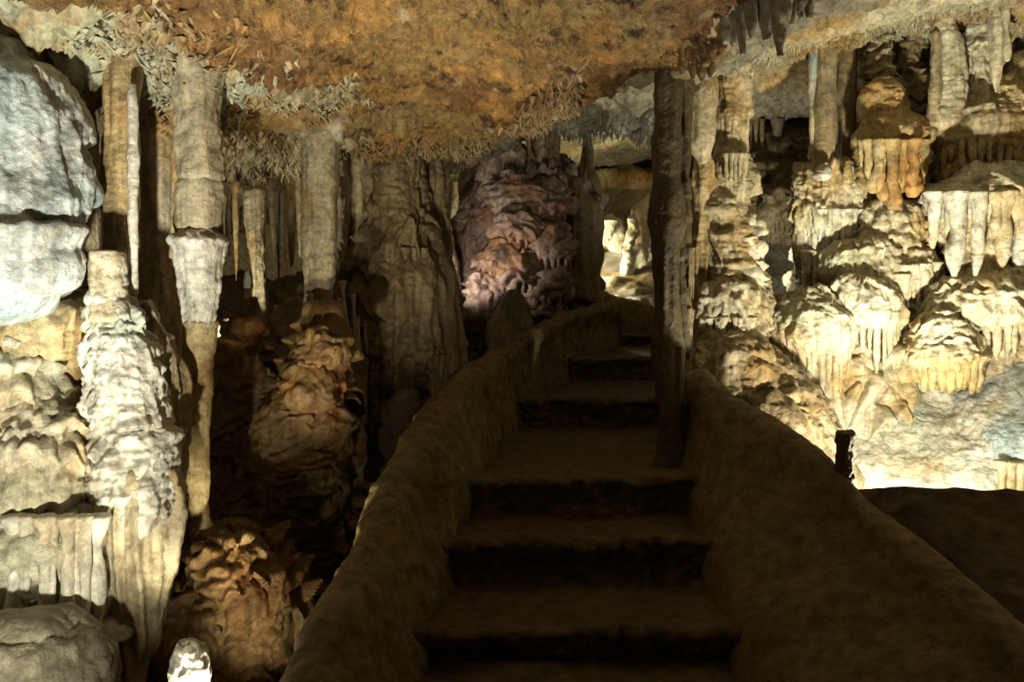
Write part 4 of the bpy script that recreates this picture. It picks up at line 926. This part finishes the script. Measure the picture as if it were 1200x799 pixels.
# ---------------------------------------------------------------- small crust growths, uncountable
def spikes(name, n, region, mat, lo, hi, r, tilt, lab):
    xs_, ys_ = region(n)
    z_, s_ = ceil_z(xs_, ys_)
    V, Qs = [], []
    for x, y, z in zip(xs_, ys_, z_):
        L_ = RNG.uniform(lo, hi) * RNG.uniform(.5, 1); rr = RNG.uniform(*r)
        tx, ty = RNG.normal(0, tilt, 2)
        bx, by = RNG.normal(0, tilt * .7, 2)
        o = len(V) * 0
        base_i = sum(1 for _ in ()) 
        rings = []
        for tt, q in ((-.4, 1.3), (.25, .9), (.65, .6), (1, .18)):
            c = np.array([x + tx * L_ * tt + bx * L_ * tt * tt, y + ty * L_ * tt + by * L_ * tt * tt, z - L_ * tt])
            a = np.arange(5) / 5 * 2 * math.pi
            rings.append(np.stack([c[0] + rr * q * np.cos(a), c[1] + rr * q * np.sin(a), np.full(5, c[2])], 1))
        V.append(np.concatenate(rings))
    V = np.array(V)
    nS = len(V)
    q = grid_quads(4, 5, True)
    Qall = (q[None] + (np.arange(nS) * 20)[:, None, None]).reshape(-1, 4)
    tcap = np.array([[15, 17, 16], [15, 18, 17], [15, 19, 18]])
    Tall = (tcap[None] + (np.arange(nS) * 20)[:, None, None]).reshape(-1, 3)
    put(name, (V.reshape(-1, 3), Qall[:, ::-1], Tall), mat, None, lab, 'helictites', None, 'stuff', base='high')


def reg_left(n):
    x = RNG.uniform(-2.6, -.75, n * 2); y = np.interp(x, LX, LY) - .05 - np.abs(RNG.normal(0, .6, n * 2))
    k_ = fbm(np.stack([x, y, x * 0], 1), 2.2, 91, 2) > -.35
    return x[k_][:n], y[k_][:n]


def reg_brown(n):
    x = RNG.uniform(-.95, .35, n); return x, np.interp(x, LX, LY) - .02 + RNG.normal(-.12, .22, n)


def reg_rear(n):
    return RNG.uniform(-2.6, -1.15, n), RNG.uniform(5.0, 7.4, n)


def reg_mid(n):
    x = RNG.uniform(.2, 1.5, n); return x, np.interp(x, L2X, L2Y) - RNG.exponential(.35, n)


def reg_right(n):
    x = RNG.uniform(1.5, 3.2, n); return x, RNG.normal(4.75, .25, n)


spikes('helictite_crust', 7000, reg_left, M['crust'], .02, .055, (.006, .017), .6, 'pale bristly crust of tiny helictites along the left edge of the roof')
spikes('helictite_crust', 3000, reg_rear, M['crust'], .03, .12, (.006, .014), .4, 'bristly lit crust hanging from the rear roof behind the split column')
spikes('helictite_crust', 2600, reg_brown, M['browncrust'], .02, .07, (.006, .015), .45, 'brownish bristly crust along the roof edge above the mauve column')
spikes('straw_fringe', 350, reg_mid, M['grey'], .03, .11, (.008, .018), .1, 'fringe of tiny straws on the grey roof edge above the far chamber')
spikes('straw_fringe', 900, reg_right, M['crust'], .015, .055, (.005, .011), .3, 'fine fringe of straws where the pale roof meets the right columns')

# ---------------------------------------------------------------- lamps, and fill lights added beside them
def lamp(name, loc, energy, colr, size=.06, spot=None, target=None, blend=.5):
    li = bpy.data.lights.new(name, 'SPOT' if spot else 'POINT')
    li.energy = energy; li.color = colr; li.shadow_soft_size = size
    if spot:
        li.spot_size = math.radians(spot); li.spot_blend = blend
    o = bpy.data.objects.new(name, li); o.location = loc
    if target is not None:
        from mathutils import Vector
        o.rotation_euler = (Vector(target) - Vector(loc)).to_track_quat('-Z', 'Y').to_euler()
    COL.objects.link(o)
    return o

lamp('left_lamp', (-.95, 1.25, .32), 180, (1, .92, .70), .04, 130, (-1.37, 1.68, 1.2), .5)
lamp('boulder_fill', (-.92, 1.15, .36), 330, (1, .95, .80), .04, 52, (-1.72, 2.9, 2.12), .9)  # added spot: brightens the bluish boulder, which the left lamp leaves grey
lamp('roof_fill', (-.86, 2.2, .1), 430, (1, .87, .58), .06, 68, (-1.05, 4.2, 2.5), .8)  # extra spot put in to lift the ceiling, no known source here
lamp('pit_fill', (-.80, 2.55, .15), 15, (1, .84, .56), .04, 62, (-1.1, 4.2, .75), .7)  # weak fill added to bring up the brown lobes and mound
lamp('right_lamp', (1.66, 3.22, .50), 150, (1, .93, .70), .04)
lamp('terrace_fill', (1.70, 3.15, .55), 280, (1, .93, .68), .04, 78, (2.25, 4.6, 2.65), .9)  # second spot beside the right lamp, added to raise the upper terraces
lamp('vault_fill', (1.72, 5.8, 1.55), 40, (1, .94, .74), .05, 140, (2.05, 6.7, 2.75), .8)  # invented source behind the thick column, brightens the pale vault
lamp('centre_lamp', (-.46, 6.0, 1.72), 34, (1, .83, .68), .04, 95, (.0, 7.2, 1.85), .6)
lamp('rear_left_lamp', (-1.95, 5.4, 1.25), 95, (1, .89, .64), .05, 120, (-1.8, 6.1, 2.6), .5)
lamp('far_lamp', (.88, 9.35, 1.85), 62, (1, .90, .55), .08)
lamp('shelf_fill', (1.25, 10.9, 2.55), 110, (1, .90, .55), .08)  # extra point light, added behind the shelf for the far ceiling

w = bpy.data.worlds.new('cave_dark'); scene.world = w; w.use_nodes = True
w.node_tree.nodes['Background'].inputs[0].default_value = (.02, .016, .01, 1); w.node_tree.nodes['Background'].inputs[1].default_value = .1

# ---------------------------------------------------------------- camera
cam = bpy.data.cameras.new('camera'); cam.lens = F / 1200 * 36; cam.sensor_width = 36; cam.sensor_fit = 'HORIZONTAL'
cam.shift_y = -(399.5 - HY) / 1200
cam.clip_start = .05; cam.clip_end = 60
co = bpy.data.objects.new('camera', cam); co.location = (0, 0, ZC); co.rotation_euler = (math.pi / 2, 0, 0)
COL.objects.link(co); scene.camera = co

vs = scene.view_settings
vs.view_transform = 'Standard'; vs.look = 'None'; vs.gamma = 1; vs.exposure = 0; vs.use_curve_mapping = False
scene.cycles.use_denoising = True
scene.cycles.max_bounces = 6; scene.cycles.diffuse_bounces = 4
scene.cycles.sample_clamp_indirect = 4
